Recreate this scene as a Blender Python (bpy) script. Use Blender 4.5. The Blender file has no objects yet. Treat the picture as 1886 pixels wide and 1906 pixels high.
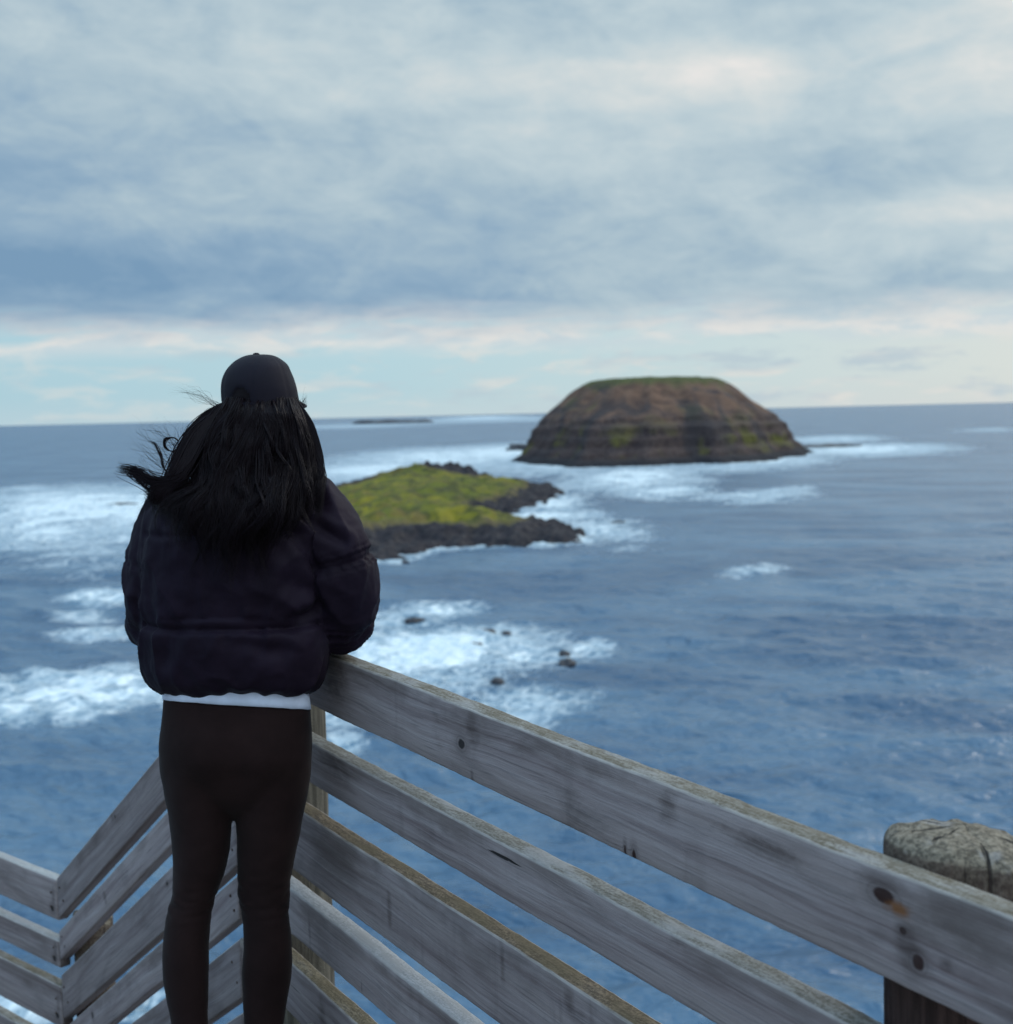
import bpy, bmesh, math, random
import numpy as np
from mathutils import Vector, Matrix, noise as mn
from mathutils.bvhtree import BVHTree
R = math.radians
random.seed(7)
rng = np.random.default_rng(7)
sc = bpy.context.scene
COL = sc.collection

# ------------------------------------------------------------------ camera model (calibrated once from the photograph)
F, PX, PY, HCAM = 2600.0, 943.0, 953.0, 1.47
SEA = -28.5
roll = math.atan(44 / 1886)
pitch = math.atan(184 * math.cos(roll) / F)
fw = np.array([0, math.cos(pitch), -math.sin(pitch)])
e1 = np.array([1.0, 0, 0]); e2 = np.array([0, math.sin(pitch), math.cos(pitch)])
cxv = math.cos(roll) * e1 - math.sin(roll) * e2
cyv = math.sin(roll) * e1 + math.cos(roll) * e2
CAM = np.array([0, 0, HCAM])
def ray(x, y): return fw + cxv * (x - PX) / F - cyv * (y - PY) / F
def at(x, y, Y):
    r = ray(x, y); return Vector(CAM + r * (Y / r[1]))
def sea_at(x, y, z=SEA):
    r = ray(x, y); return Vector(CAM + r * ((z - HCAM) / r[2]))

cd = bpy.data.cameras.new('camera'); cam = bpy.data.objects.new('camera', cd); COL.objects.link(cam)
cam.matrix_world = Matrix(((cxv[0], cyv[0], -fw[0], 0), (cxv[1], cyv[1], -fw[1], 0), (cxv[2], cyv[2], -fw[2], HCAM), (0, 0, 0, 1)))
cd.sensor_fit = 'HORIZONTAL'; cd.sensor_width = 36; cd.lens = 36 * F / 1886
cd.clip_start = 0.05; cd.clip_end = 200000
cd.dof.use_dof = True; cd.dof.focus_distance = 2.75; cd.dof.aperture_fstop = 5.4
sc.camera = cam

# ------------------------------------------------------------------ node helpers
class NT:
    def __init__(s, tree): s.t = tree; s.n = tree.nodes; s.l = tree.links
    def new(s, ty, **kw):
        n = s.n.new(ty)
        for k, v in kw.items(): setattr(n, k, v)
        return n
    def put(s, sock, v):
        if isinstance(v, bpy.types.NodeSocket): s.l.new(v, sock)
        elif isinstance(v, (tuple, list)):
            d = sock.default_value
            sock.default_value = tuple(v) + ((1.0,) if len(d) == 4 and len(v) == 3 else ())
        else: sock.default_value = v
    def math(s, op, a, b=0.0, c=0.0, clamp=False):
        n = s.new('ShaderNodeMath', operation=op, use_clamp=clamp)
        s.put(n.inputs[0], a); s.put(n.inputs[1], b); s.put(n.inputs[2], c); return n.outputs[0]
    def vmath(s, op, a, b=(0, 0, 0)):
        n = s.new('ShaderNodeVectorMath', operation=op); s.put(n.inputs[0], a); s.put(n.inputs[1], b)
        return n.outputs['Value'] if op in ('LENGTH', 'DOT_PRODUCT', 'DISTANCE') else n.outputs[0]
    def mix(s, f, a, b, mode='MIX'):
        n = s.new('ShaderNodeMix', data_type='RGBA', blend_type=mode); n.clamp_factor = True
        s.put(n.inputs[0], f); s.put(n.inputs[6], a); s.put(n.inputs[7], b); return n.outputs[2]
    def ss(s, v, lo, hi, a=0.0, b=1.0):
        n = s.new('ShaderNodeMapRange', interpolation_type='SMOOTHSTEP')
        s.put(n.inputs[0], v); n.inputs[1].default_value = lo; n.inputs[2].default_value = hi
        n.inputs[3].default_value = a; n.inputs[4].default_value = b; return n.outputs[0]
    def lin(s, v, lo, hi, a=0.0, b=1.0):
        n = s.new('ShaderNodeMapRange'); s.put(n.inputs[0], v); n.inputs[1].default_value = lo; n.inputs[2].default_value = hi
        n.inputs[3].default_value = a; n.inputs[4].default_value = b; return n.outputs[0]
    def noise(s, vec, scale=1.0, detail=4.0, rough=0.55, dist=0.0, col=False):
        n = s.new('ShaderNodeTexNoise'); s.put(n.inputs['Vector'], vec)
        n.inputs['Scale'].default_value = scale; n.inputs['Detail'].default_value = detail
        n.inputs['Roughness'].default_value = rough; n.inputs['Distortion'].default_value = dist
        return n.outputs[1 if col else 0]
    def vor(s, vec, scale=1.0, feature='F1'):
        n = s.new('ShaderNodeTexVoronoi', feature=feature); s.put(n.inputs['Vector'], vec); n.inputs['Scale'].default_value = scale
        return n.outputs[0]
    def mapping(s, vec, loc=(0, 0, 0), rot=(0, 0, 0), scale=(1, 1, 1)):
        n = s.new('ShaderNodeMapping'); s.put(n.inputs[0], vec); n.inputs[1].default_value = loc
        n.inputs[2].default_value = rot; n.inputs[3].default_value = scale; return n.outputs[0]
    def ramp(s, f, stops, interp='LINEAR'):
        n = s.new('ShaderNodeValToRGB'); n.color_ramp.interpolation = interp
        el = n.color_ramp.elements
        while len(el) < len(stops): el.new(0.5)
        for e, (p, c) in zip(el, stops):
            e.position = p; e.color = tuple(c) + (1,) if len(c) == 3 else c
        s.put(n.inputs[0], f); return n.outputs[0]
    def comb(s, x, y, z):
        n = s.new('ShaderNodeCombineXYZ'); s.put(n.inputs[0], x); s.put(n.inputs[1], y); s.put(n.inputs[2], z); return n.outputs[0]
    def sep(s, v):
        n = s.new('ShaderNodeSeparateXYZ'); s.put(n.inputs[0], v); return n.outputs
    def bump(s, h, dist=0.01, strength=1.0, normal=None):
        n = s.new('ShaderNodeBump'); s.put(n.inputs['Height'], h); n.inputs['Distance'].default_value = dist
        n.inputs['Strength'].default_value = strength
        if normal is not None: s.put(n.inputs['Normal'], normal)
        return n.outputs[0]

def material(name):
    m = bpy.data.materials.new(name); m.use_nodes = True
    t = NT(m.node_tree); b = m.node_tree.nodes['Principled BSDF']
    return m, t, b

# ------------------------------------------------------------------ sun direction, world
SUN_AZ, SUN_EL = R(52), R(34)          # azimuth measured from +Y towards +X
sd = bpy.data.lights.new('sun', 'SUN'); sd.energy = 0.9; sd.angle = R(22); sd.color = (1.0, 0.93, 0.84)
so = bpy.data.objects.new('sun', sd); COL.objects.link(so)
sv = Vector((math.sin(SUN_AZ) * math.cos(SUN_EL), math.cos(SUN_AZ) * math.cos(SUN_EL), math.sin(SUN_EL)))
so.rotation_euler = sv.to_track_quat('Z', 'Y').to_euler(); so.location = (0, 0, 60)

w = bpy.data.worlds.new('World'); sc.world = w; w.use_nodes = True
def build_world():
    t = NT(w.node_tree); bg = w.node_tree.nodes['Background']
    K = 0.1
    bg.inputs[1].default_value = K
    sky = t.new('ShaderNodeTexSky', sky_type='NISHITA'); sky.sun_disc = False
    sky.sun_elevation = SUN_EL; sky.sun_rotation = SUN_AZ; sky.air_density = 1.0; sky.dust_density = 1.2; sky.ozone_density = 2.0
    d = t.vmath('NORMALIZE', t.new('ShaderNodeTexCoord').outputs['Generated'])
    x, y, z = t.sep(d)
    el = t.math('MULTIPLY', t.math('ARCSINE', z), 57.2958)             # elevation in degrees
    az = t.math('MULTIPLY', t.math('ARCTAN2', x, y), 57.2958)          # azimuth in degrees, + to the right
    zz = t.math('ADD', t.math('MAXIMUM', z, 0.0), 0.13)
    u = t.math('DIVIDE', x, zz); v = t.math('DIVIDE', y, zz)
    P = t.comb(u, v, 0.0)
    warp = t.noise(P, 0.35, 4, 0.6, col=True)
    Pw = t.vmath('ADD', P, t.vmath('MULTIPLY', t.vmath('SUBTRACT', warp, (.5, .5, .5)), (1.1, 1.1, 0)))
    n_big = t.noise(t.mapping(Pw, (3.1, 1.7, 0), (0, 0, R(-25)), (0.62, 0.62, 1)), 1.0, 3, 0.5)
    n_mid = t.noise(t.mapping(Pw, (7.3, 2.2, 0), (0, 0, R(-20)), (1.7, 1.5, 1)), 1.0, 6, 0.60)
    # angular noise: soft shapes near the horizon
    A = t.comb(t.math('MULTIPLY', az, 0.10), t.math('MULTIPLY', el, 0.62), 0.0)
    a_n = t.noise(A, 1.0, 5, 0.6, 0.3)
    a_f = t.noise(t.comb(t.math('MULTIPLY', az, 0.35), t.math('MULTIPLY', el, 1.3), 3.0), 1.0, 5, 0.6, 0.4)
    lump = t.noise(t.comb(t.math('ADD', t.math('MULTIPLY', az, .17), t.math('MULTIPLY', el, .06)), t.math('SUBTRACT', t.math('MULTIPLY', el, .36), t.math('MULTIPLY', az, .03)), 7.7), 1.0, 6, .58, .5)
    lump2 = t.noise(t.comb(t.math('ADD', t.math('MULTIPLY', az, .42), t.math('MULTIPLY', el, .30)), t.math('SUBTRACT', t.math('MULTIPLY', el, .62), t.math('MULTIPLY', az, .05)), 2.1), 1.0, 6, .6, .6)
    # ---- brightness of the deck: 0 dark blue-grey underside .. 1 bright cream
    g_az = t.lin(az, -22, 24, -0.20, 0.20)
    g_el = t.ramp(t.lin(el, 0, 40), [(0.085, (.32,) * 3), (0.13, (.36,) * 3), (0.19, (.42,) * 3), (0.30, (.50,) * 3), (0.42, (.50,) * 3), (1.0, (.42,) * 3)])
    g_el = t.sep(g_el)[0]
    br = t.math('ADD', g_az, g_el)
    br = t.math('ADD', br, t.math('MULTIPLY', t.math('SUBTRACT', n_big, 0.5), 0.45))
    br = t.math('ADD', br, t.math('MULTIPLY', t.math('SUBTRACT', lump, 0.5), 0.70))
    br = t.math('ADD', br, t.math('MULTIPLY', t.math('SUBTRACT', lump2, 0.5), 0.34))
    br = t.math('ADD', br, t.math('MULTIPLY', t.math('SUBTRACT', n_mid, 0.5), 0.12))
    br = t.math('ADD', br, t.math('MULTIPLY', t.math('SUBTRACT', a_f, 0.5), 0.22))
    def blob(a0, e0, ra, re, amt):                                      # broad thick or thin places in the deck
        q = t.vmath('LENGTH', t.comb(t.math('DIVIDE', t.math('SUBTRACT', az, a0), ra), t.math('DIVIDE', t.math('SUBTRACT', el, e0), re), 0.0))
        return t.math('MULTIPLY', t.ss(q, 0.15, 1.0, 1.0, 0.0), amt)
    for a0, e0, ra, re, amt in ((-18, 5.8, 13, 2.6, -.27), (-5, 4.8, 9, 1.8, -.08), (-22, 9, 9, 5, -.06), (6, 13.0, 8, 1.8, .24), (9, 13.2, 5.5, 2.0, .09), (19, 12.5, 7, 3, .08), (-1, 13.5, 5, 2.0, .10), (18, 7.6, 7, 1.0, .14), (-8, 9.0, 9, 2.5, .05),
                                (22, 16, 6, 3.5, .40), (16, 9.5, 7, 2.5, -.12), (4, 10.5, 6, 2, .06), (-4, 12, 9, 4, .05), (-15, 15, 10, 3, .08), (8, 4.6, 14, 1.0, -.05),
                                (0, 60, 500, 50, -.05)):
        br = t.math('ADD', br, blob(a0, e0, ra, re, amt))
    # unseen sky behind the camera: deck slightly lowered here, then boosted below
    back = t.ss(y, 0.55, -0.35)
    br = t.math('SUBTRACT', br, t.math('MULTIPLY', back, 0.10))
    deck = t.ramp(br, [(0.0, (.185, .315, .465)), (0.22, (.265, .395, .525)), (0.42, (.385, .505, .585)), (0.60, (.49, .595, .645)), (0.80, (.62, .675, .685)), (1.0, (.80, .775, .75))])
    # ---- clear band under the deck, with thin bright streaks
    clear = t.mix(0.12, t.ramp(t.lin(az, -25, 25), [(0, (.41, .63, .73)), (.4, (.46, .67, .75)), (.7, (.57, .70, .73)), (1, (.70, .73, .70))]),
                  t.vmath('MULTIPLY', sky.outputs[0], (.07, .07, .07)))
    clear = t.mix(t.ss(el, 1.3, -0.2), clear, t.ramp(t.lin(az, -25, 25), [(0, (.44, .60, .67)), (.5, (.52, .635, .67)), (1, (.66, .68, .65))]))
    # low cumulus streaks
    cu = t.math('ADD', a_f, t.math('MULTIPLY', t.math('SUBTRACT', n_mid, .5), .2))
    cu = t.math('MULTIPLY', t.ss(cu, 0.46, 0.66), t.lin(az, -22, 15, 0.35, 0.9))
    low = t.mix(cu, clear, t.mix(t.ss(a_n, .42, .56), (.47, .57, .63), (.70, .70, .67)))
    band = t.math('MULTIPLY', t.ss(el, 2.2, 3.1), t.ss(a_n, 0.36, 0.50))
    low = t.mix(band, low, t.mix(t.ss(a_f, .38, .6), (.56, .65, .69), (.74, .735, .71)))
    edge = t.math('ADD', el, t.math('MULTIPLY', t.math('SUBTRACT', t.math('ADD', t.math('MULTIPLY', a_n, .6), t.math('MULTIPLY', lump, .4)), 0.5), 5.6))
    edge = t.math('ADD', edge, t.math('MULTIPLY', t.math('SUBTRACT', a_f, 0.5), 0.9))
    col = t.mix(t.ss(edge, 2.8, 4.9), low, deck)
    deck = t.mix(t.math('MULTIPLY', back, .75), deck, (.56, .52, .55))
    sky_gain = t.math('MULTIPLY', t.lin(back, 0, 1, 1.0, 1.7), t.ss(el, 17, 55, 1.0, 2.3))  # out-of-view rear sky and zenith boosted to add light on the scene
    col = t.vmath('MULTIPLY', col, t.comb(sky_gain, sky_gain, sky_gain))
    col = t.vmath('MULTIPLY', col, (1 / K * 1.04,) * 3)
    t.l.new(col, bg.inputs[0])
build_world()
sc.view_settings.view_transform = 'Standard'; sc.view_settings.look = 'None'
sc.view_settings.exposure = 0; sc.view_settings.gamma = 1
sc.cycles.max_bounces = 6; sc.cycles.use_denoising = True; sc.cycles.sample_clamp_indirect = 4
sc.cycles.use_fast_gi = False

# ------------------------------------------------------------------ mesh helpers
def link(name, me, mat=None, parent=None):
    o = bpy.data.objects.new(name, me); COL.objects.link(o)
    if mat is not None: me.materials.append(mat)
    if parent is not None: o.parent = parent
    return o
def smooth(me, on=True): me.polygons.foreach_set('use_smooth', [on] * len(me.polygons))
def from_np(name, v, quads):
    me = bpy.data.meshes.new(name); n = len(v); q = len(quads); k = quads.shape[1]
    me.vertices.add(n); me.vertices.foreach_set('co', np.asarray(v, dtype=np.float32).ravel())
    me.loops.add(q * k); me.loops.foreach_set('vertex_index', np.asarray(quads, dtype=np.int32).ravel())
    me.polygons.add(q); me.polygons.foreach_set('loop_start', np.arange(0, q * k, k, dtype=np.int32))
    me.update(calc_edges=True); me.validate(); return me
def tag(o, label, cat, group=None, kind=None):
    o['label'] = label; o['category'] = cat
    if group: o['group'] = group
    if kind: o['kind'] = kind
    return o
def empty(name, loc=(0, 0, 0)):
    o = bpy.data.objects.new(name, None); COL.objects.link(o); o.location = loc; o.empty_display_size = .1; return o
def catmull(pts, n):
    """points: list of tuples, any dimension -> n samples"""
    p = np.array(pts, float); p = np.vstack([2 * p[0] - p[1], p, 2 * p[-1] - p[-2]])
    m = len(p) - 3; out = []
    for i in range(n):
        u = i / (n - 1) * m; k = min(int(u), m - 1); f = u - k
        a, b, c, d = p[k:k + 4]
        out.append(.5 * ((2 * b) + (c - a) * f + (2 * a - 5 * b + 4 * c - d) * f * f + (3 * b - a - 3 * c + d) * f ** 3))
    return np.array(out)
def tube(bm, pts, rad, n=12, cap=True, flat=None):
    pts = [Vector(p) for p in pts]; rings = []
    up = None
    seq = list(zip(pts, rad))
    tans = [(pts[min(i + 1, len(pts) - 1)] - pts[max(i - 1, 0)]).normalized() for i in range(len(pts))]
    ext = []
    if cap:
        for k in (0.95, 0.6): ext.append((pts[0] - tans[0] * rad[0] * k, rad[0] * math.sqrt(1 - k * k), tans[0]))
    ext += [(p, r, tg) for (p, r), tg in zip(seq, tans)]
    if cap:
        for k in (0.6, 0.95): ext.append((pts[-1] + tans[-1] * rad[-1] * k, rad[-1] * math.sqrt(1 - k * k), tans[-1]))
    for p, r, tg in ext:
        if up is None:
            up = Vector((0, 0, 1)) if abs(tg.z) < .9 else Vector((0, 1, 0))
        side = tg.cross(up)
        if side.length < 1e-5: side = tg.orthogonal()
        side.normalize(); up = side.cross(tg).normalized()
        fl = flat or 1.0
        rings.append([bm.verts.new(p + side * (r * math.cos(a)) + up * (r * fl * math.sin(a))) for a in [2 * math.pi * j / n for j in range(n)]])
    for a, b in zip(rings, rings[1:]):
        for j in range(n): bm.faces.new((a[j], a[(j + 1) % n], b[(j + 1) % n], b[j]))
    bm.faces.new(rings[0][::-1]); bm.faces.new(rings[-1])
def loft(bm, rings):
    """rings: lists of Vectors, same count"""
    rv = [[bm.verts.new(p) for p in r] for r in rings]; n = len(rv[0])
    for a, b in zip(rv, rv[1:]):
        for j in range(n): bm.faces.new((a[j], a[(j + 1) % n], b[(j + 1) % n], b[j]))
    bm.faces.new(rv[0][::-1]); bm.faces.new(rv[-1])
def ball(bm, c, r, sub=3):
    r = r if isinstance(r, (tuple, list)) else (r, r, r)
    m = Matrix.Translation(Vector(c)) @ Matrix.Diagonal((r[0], r[1], r[2], 1))
    bmesh.ops.create_icosphere(bm, subdivisions=sub, radius=1, matrix=m)
def remesh(bm, voxel, smooth_iter=2, name='shape'):
    bmesh.ops.recalc_face_normals(bm, faces=bm.faces)
    me = bpy.data.meshes.new('tmp'); bm.to_mesh(me); bm.free()
    o = bpy.data.objects.new('tmp', me); COL.objects.link(o)
    md = o.modifiers.new('r', 'REMESH'); md.mode = 'VOXEL'; md.voxel_size = voxel; md.use_smooth_shade = True
    if smooth_iter:
        s = o.modifiers.new('s', 'SMOOTH'); s.iterations = smooth_iter; s.factor = .5
    dg = bpy.context.evaluated_depsgraph_get(); dg.update()
    out = bpy.data.meshes.new_from_object(o.evaluated_get(dg)); out.name = name
    bpy.data.objects.remove(o); bpy.data.meshes.remove(me); smooth(out)
    return out
def displace(me, fn):
    n = len(me.vertices); co = np.empty(n * 3, np.float32); no = np.empty(n * 3, np.float32)
    me.vertices.foreach_get('co', co); me.vertex_normals.foreach_get('vector', no)
    co = co.reshape(-1, 3); no = no.reshape(-1, 3)
    dd = np.array([fn(Vector(c), Vector(k)) for c, k in zip(co, no)], np.float32)
    me.vertices.foreach_set('co', (co + no * dd[:, None]).ravel()); me.update()
def fbm(p, o=4): return mn.fractal(p, 1.0, 2.0, o)

# ------------------------------------------------------------------ foam patches on the sea (world positions)
FOAM = []
def foam(px, py, rx, ry, s, rot=0.0):
    c = sea_at(px, py); a = sea_at(px + rx, py); b0 = sea_at(px, py - ry * .999); b1 = sea_at(px, py + ry)
    FOAM.append((c.x, (b0.y + b1.y) / 2, (a - c).length, max((b0.y - b1.y) / 2, .5), s, rot, c.x / c.y))
for q in ((80, 968, 300, 62, 1.05), (250, 960, 160, 50, .95), (20, 990, 160, 40, .9), (690, 880, 150, 22, 1.0), (820, 858, 190, 26, .95), (960, 848, 170, 22, 1.05), (1060, 862, 140, 20, 1.0),
          (1190, 893, 130, 26, 1.0), (1235, 916, 90, 14, .95), (1410, 922, 110, 10, .8), (1470, 912, 60, 8, .7), (1620, 838, 170, 12, 1.0), (1560, 818, 90, 8, .8), (1420, 858, 130, 12, 1.0),
          (1340, 872, 170, 10, .7), (1030, 940, 70, 22, .9), (1010, 962, 100, 12, 1.1), (1110, 985, 90, 22, .75), (1150, 1000, 90, 30, .45),
          (820, 1215, 220, 50, 1.1), (720, 1225, 130, 60, 1.0), (950, 1215, 80, 40, .9), (800, 1140, 100, 18, .85), (1100, 1203, 45, 16, .7), (980, 1310, 150, 36, .62), (820, 1268, 140, 34, .72), (720, 1160, 90, 20, .7),
          (190, 1115, 70, 16, .85), (160, 1145, 60, 14, .6), (190, 1180, 90, 13, .7), (100, 1290, 260, 34, .98), (190, 1275, 150, 28, .9), (25, 1322, 60, 28, 1.0), (70, 1258, 40, 16, .8), (130, 1320, 80, 22, .85),
          (1400, 1062, 80, 12, .62), (30, 1880, 90, 40, .95), (200, 1895, 130, 34, .95), (300, 1870, 60, 30, .8), (620, 1395, 60, 30, .65),
          (620, 795, 60, 4, .6), (930, 783, 100, 4, .6), (890, 779, 18, 4, .9), (1400, 935, 60, 6, .6), (60, 910, 60, 8, .7), (1850, 800, 60, 5, .5), (600, 1330, 90, 30, .6), (700, 1300, 110, 24, .5)):
    foam(*q)

# ------------------------------------------------------------------ island footprints (world polygons, metres)
ISLET_PX = [(560, 1052), (640, 1050), (699, 1045), (741, 1043), (775, 1031), (814, 1024), (893, 1020), (983, 1017), (1050, 1012), (1090, 1008), (1085, 1000), (1060, 990), (1072, 985), (1045, 982), (1000, 981), (950, 978), (905, 972), (905, 962),
            (960, 952), (1000, 942), (1018, 930), (1044, 920), (1040, 911), (1000, 907), (950, 903), (880, 900), (800, 899), (720, 901), (640, 906), (560, 930), (520, 980), (525, 1030)]
ISLET = np.array([sea_at(*p)[:2] for p in ISLET_PX])
def poly_sd(P, poly):
    """signed distance, + inside; P (n,2)"""
    n = len(poly); d = np.full(len(P), 1e9); ins = np.zeros(len(P), bool)
    for i in range(n):
        a = poly[i]; b = poly[(i + 1) % n]; e = b - a; wv = P - a
        tt = np.clip((wv @ e) / (e @ e), 0, 1); q = wv - tt[:, None] * e
        d = np.minimum(d, (q ** 2).sum(1))
        c = ((a[1] > P[:, 1]) != (b[1] > P[:, 1])) & (P[:, 0] < (b[0] - a[0]) * (P[:, 1] - a[1]) / (b[1] - a[1] + 1e-12) + a[0])
        ins ^= c
    return np.where(ins, 1, -1) * np.sqrt(d)
BIG_C = np.array([97.0, 905.0]); BIG_A, BIG_B = 90.0, 156.0
BIG_AX = BIG_C / np.linalg.norm(BIG_C); BIG_RX = np.array([BIG_AX[1], -BIG_AX[0]])
def big_q(P):
    d = P - BIG_C; a = d @ BIG_RX; b = d @ BIG_AX
    th = np.arctan2(b / BIG_B, a / BIG_A)
    wob = 1 + .05 * np.sin(3 * th + .6) + .03 * np.sin(7 * th + 2) + .02 * np.sin(15 * th) + .012 * np.sin(31 * th + 1)
    return (np.abs(a / BIG_A) ** 2.4 + np.abs(b / BIG_B) ** 2.4) ** (1 / 2.4) / wob

# ------------------------------------------------------------------ sea
def build_sea():
    fine = np.arange(R(-27), R(27), R(0.058))
    coarse = np.arange(R(27), R(333), R(3.0))
    th = np.concatenate([fine, coarse]); nt = len(th)
    H = HCAM - SEA
    # rows: even in depression angle for the seen part, then out to the horizon
    dep = np.concatenate([np.array([1.4, 1.1, .85, .65, .52]), np.linspace(.47, .012, 520), np.geomspace(.0117, .0006, 40)])
    dist = H / dep; nr = len(dist)
    gx = dist[:, None] * np.sin(th)[None, :]; gy = dist[:, None] * np.cos(th)[None, :]
    X = gx.ravel(); Y = gy.ravel(); D = np.repeat(dist, nt)
    dr = np.gradient(dist); DR = np.repeat(dr, nt)
    Z = np.zeros_like(X); DX = np.zeros_like(X); DY = np.zeros_like(X)
    wind = R(205)                                           # waves travel towards the near left
    for k in range(64):
        lam = 1.5 * (34 / 1.5) ** (rng.random())
        a = wind + rng.normal(0, .55)
        kx, ky = math.sin(a), math.cos(a); kk = 2 * math.pi / lam
        amp = .0165 * lam ** .78 * rng.uniform(.5, 1.3)
        if lam > 12: amp *= .55
        ph = kk * (kx * X + ky * Y) + rng.uniform(0, 6.28)
        att = np.clip((lam / (2.6 * DR) - .55) / .9, 0, 1)
        env = .55 + .45 * np.sin(X * kk * .13 * ky + rng.uniform(0, 6.28)) * np.sin(Y * kk * .11 * kx + rng.uniform(0, 6.28))
        s = amp * att * env
        Z += s * np.cos(ph); DX -= s * kx * np.sin(ph) * .8; DY -= s * ky * np.sin(ph) * .8
    fo = np.zeros_like(X)
    P2 = np.stack([X, Y], 1)
    for cx0, cy0, ra, rb, st, rot, sl in FOAM:
        m = (np.abs(Y - cy0) < rb * 1.7) & (np.abs(X - cx0) < ra * 1.7 + rb * abs(sl) * 1.7)
        if not m.any(): continue
        dy = (Y[m] - cy0) / rb; dx = (X[m] - cx0 - sl * (Y[m] - cy0)) / ra
        q = np.sqrt(dx * dx + dy * dy)
        fo[m] = np.maximum(fo[m], st * np.clip(1.25 - q * .8, 0, 1))
    near = (D < 700) & (D > 150)
    sdist = poly_sd(P2[near], ISLET)
    fo[near] = np.maximum(fo[near], .82 * np.exp(-np.abs(np.minimum(sdist, 0)) / 5.0))
    far = (D > 600) & (D < 1500)
    q = (big_q(P2[far]) - 1) * 90
    fo[far] = np.maximum(fo[far], .95 * np.exp(-np.maximum(q, 0) / 12.0))
    Z += np.clip(fo, 0, 1) ** 1.5 * (.22 + .34 * np.clip(np.sin(.83 * X + 1.7 * np.sin(.21 * Y)) * np.sin(.37 * Y + 1.3 * np.sin(.33 * X)), 0, 1) + .16 * np.sin(2.1 * X + np.sin(.9 * Y)) * np.sin(1.1 * Y))
    v = np.stack([X + DX, Y + DY, SEA + Z], 1)
    v = np.vstack([v, [[0, 0, SEA]]])
    i = np.arange(nr - 1)[:, None]; j = np.arange(nt)[None, :]
    a = i * nt + j; b = i * nt + (j + 1) % nt
    quads = np.stack([a + nt, b + nt, b, a], -1).reshape(-1, 4)
    me = from_np('sea', v, quads[:, ::-1])
    bmf = bmesh.new(); bmf.from_mesh(me); bmf.verts.ensure_lookup_table()
    for jj in range(nt): bmf.faces.new((bmf.verts[jj], bmf.verts[(jj + 1) % nt], bmf.verts[nr * nt]))
    bmesh.ops.recalc_face_normals(bmf, faces=bmf.faces)
    bmf.to_mesh(me); bmf.free()
    if me.polygons[0].normal.z < 0: me.flip_normals()
    at_ = me.attributes.new('foam', 'FLOAT', 'POINT'); at_.data.foreach_set('value', np.append(fo, 0).astype(np.float32))
    smooth(me)
    m, t, b = material('sea_water')
    P = t.new('ShaderNodeTexCoord').outputs['Object']
    fa = t.new('ShaderNodeAttribute', attribute_name='foam').outputs['Fac']
    x, y, z = t.sep(P)
    P0 = t.comb(x, y, 0.0)
    Pr = t.mapping(P0, rot=(0, 0, R(18)))
    n1 = t.noise(t.mapping(Pr, scale=(.16, .27, 1)), 1.0, 3, .55, .4)
    n2 = t.noise(t.mapping(Pr, scale=(.55, .95, 1)), 1.0, 4, .6, .5)
    n3 = t.noise(t.mapping(Pr, scale=(2.2, 3.6, 1)), 1.0, 3, .6, .3)
    n0 = t.noise(t.mapping(Pr, scale=(.018, .03, 1)), 1.0, 4, .55, .3)
    h = t.math('ADD', t.math('MULTIPLY', n1, 2.15), t.math('ADD', t.math('MULTIPLY', n2, .38), t.math('MULTIPLY', n3, .03)))
    # foam: broken up by its own noise
    f1 = t.noise(t.mapping(Pr, scale=(.10, .05, 1)), 1.0, 7, .62, .8)
    f2 = t.noise(t.mapping(Pr, scale=(.7, .45, 1)), 1.0, 5, .65, .6)
    fm = t.math('ADD', fa, t.math('ADD', t.math('MULTIPLY', t.math('SUBTRACT', f1, .5), 1.9), t.math('MULTIPLY', t.math('SUBTRACT', f2, .5), 1.1)))
    Pl = t.vmath('ADD', t.mapping(Pr, scale=(.42, .26, 1)), t.vmath('MULTIPLY', t.noise(t.mapping(Pr, scale=(.3, .2, 1)), 1.0, 4, .6, col=True), (2.2, 2.2, 0)))
    lace = t.math('MAXIMUM', t.ss(t.vor(Pl, 1.0, 'DISTANCE_TO_EDGE'), .02, .20, 1, 0), t.ss(t.vor(t.vmath('ADD', Pl, (5, 3, 0)), 2.7, 'DISTANCE_TO_EDGE'), .02, .16, .8, 0))
    lace = t.math('MULTIPLY', lace, t.math('MULTIPLY', t.ss(fm, .24, .60), .62))
    fm = t.math('MULTIPLY', t.math('MAXIMUM', t.ss(fm, .70, 1.02), lace), t.ss(fa, .05, .35))
    thin = t.math('MULTIPLY', t.ss(fa, .10, .8), .38)                # milky aerated water round the foam
    deep = t.mix(t.ss(n0, .38, .62), (.038, .086, .152), (.078, .142, .214))
    basec = t.mix(thin, deep, (.20, .33, .42))
    fcol = t.mix(t.ss(f2, .3, .7), (.46, .55, .60), (.75, .775, .78))
    colr = t.mix(fm, basec, fcol)
    t.l.new(colr, b.inputs['Base Color'])
    t.put(b.inputs['Roughness'], t.math('ADD', t.math('MULTIPLY', fm, .50), .26)); b.inputs['IOR'].default_value = 1.333
    t.put(b.inputs['Specular IOR Level'], t.lin(fm, 0, 1, .5, .1))
    t.l.new(t.bump(h, 1.0, 1.0), b.inputs['Normal'])
    o = link('sea', me, m); o['kind'] = 'structure'; o['label'] = 'choppy blue sea with streaks of white foam'
build_sea()

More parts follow.
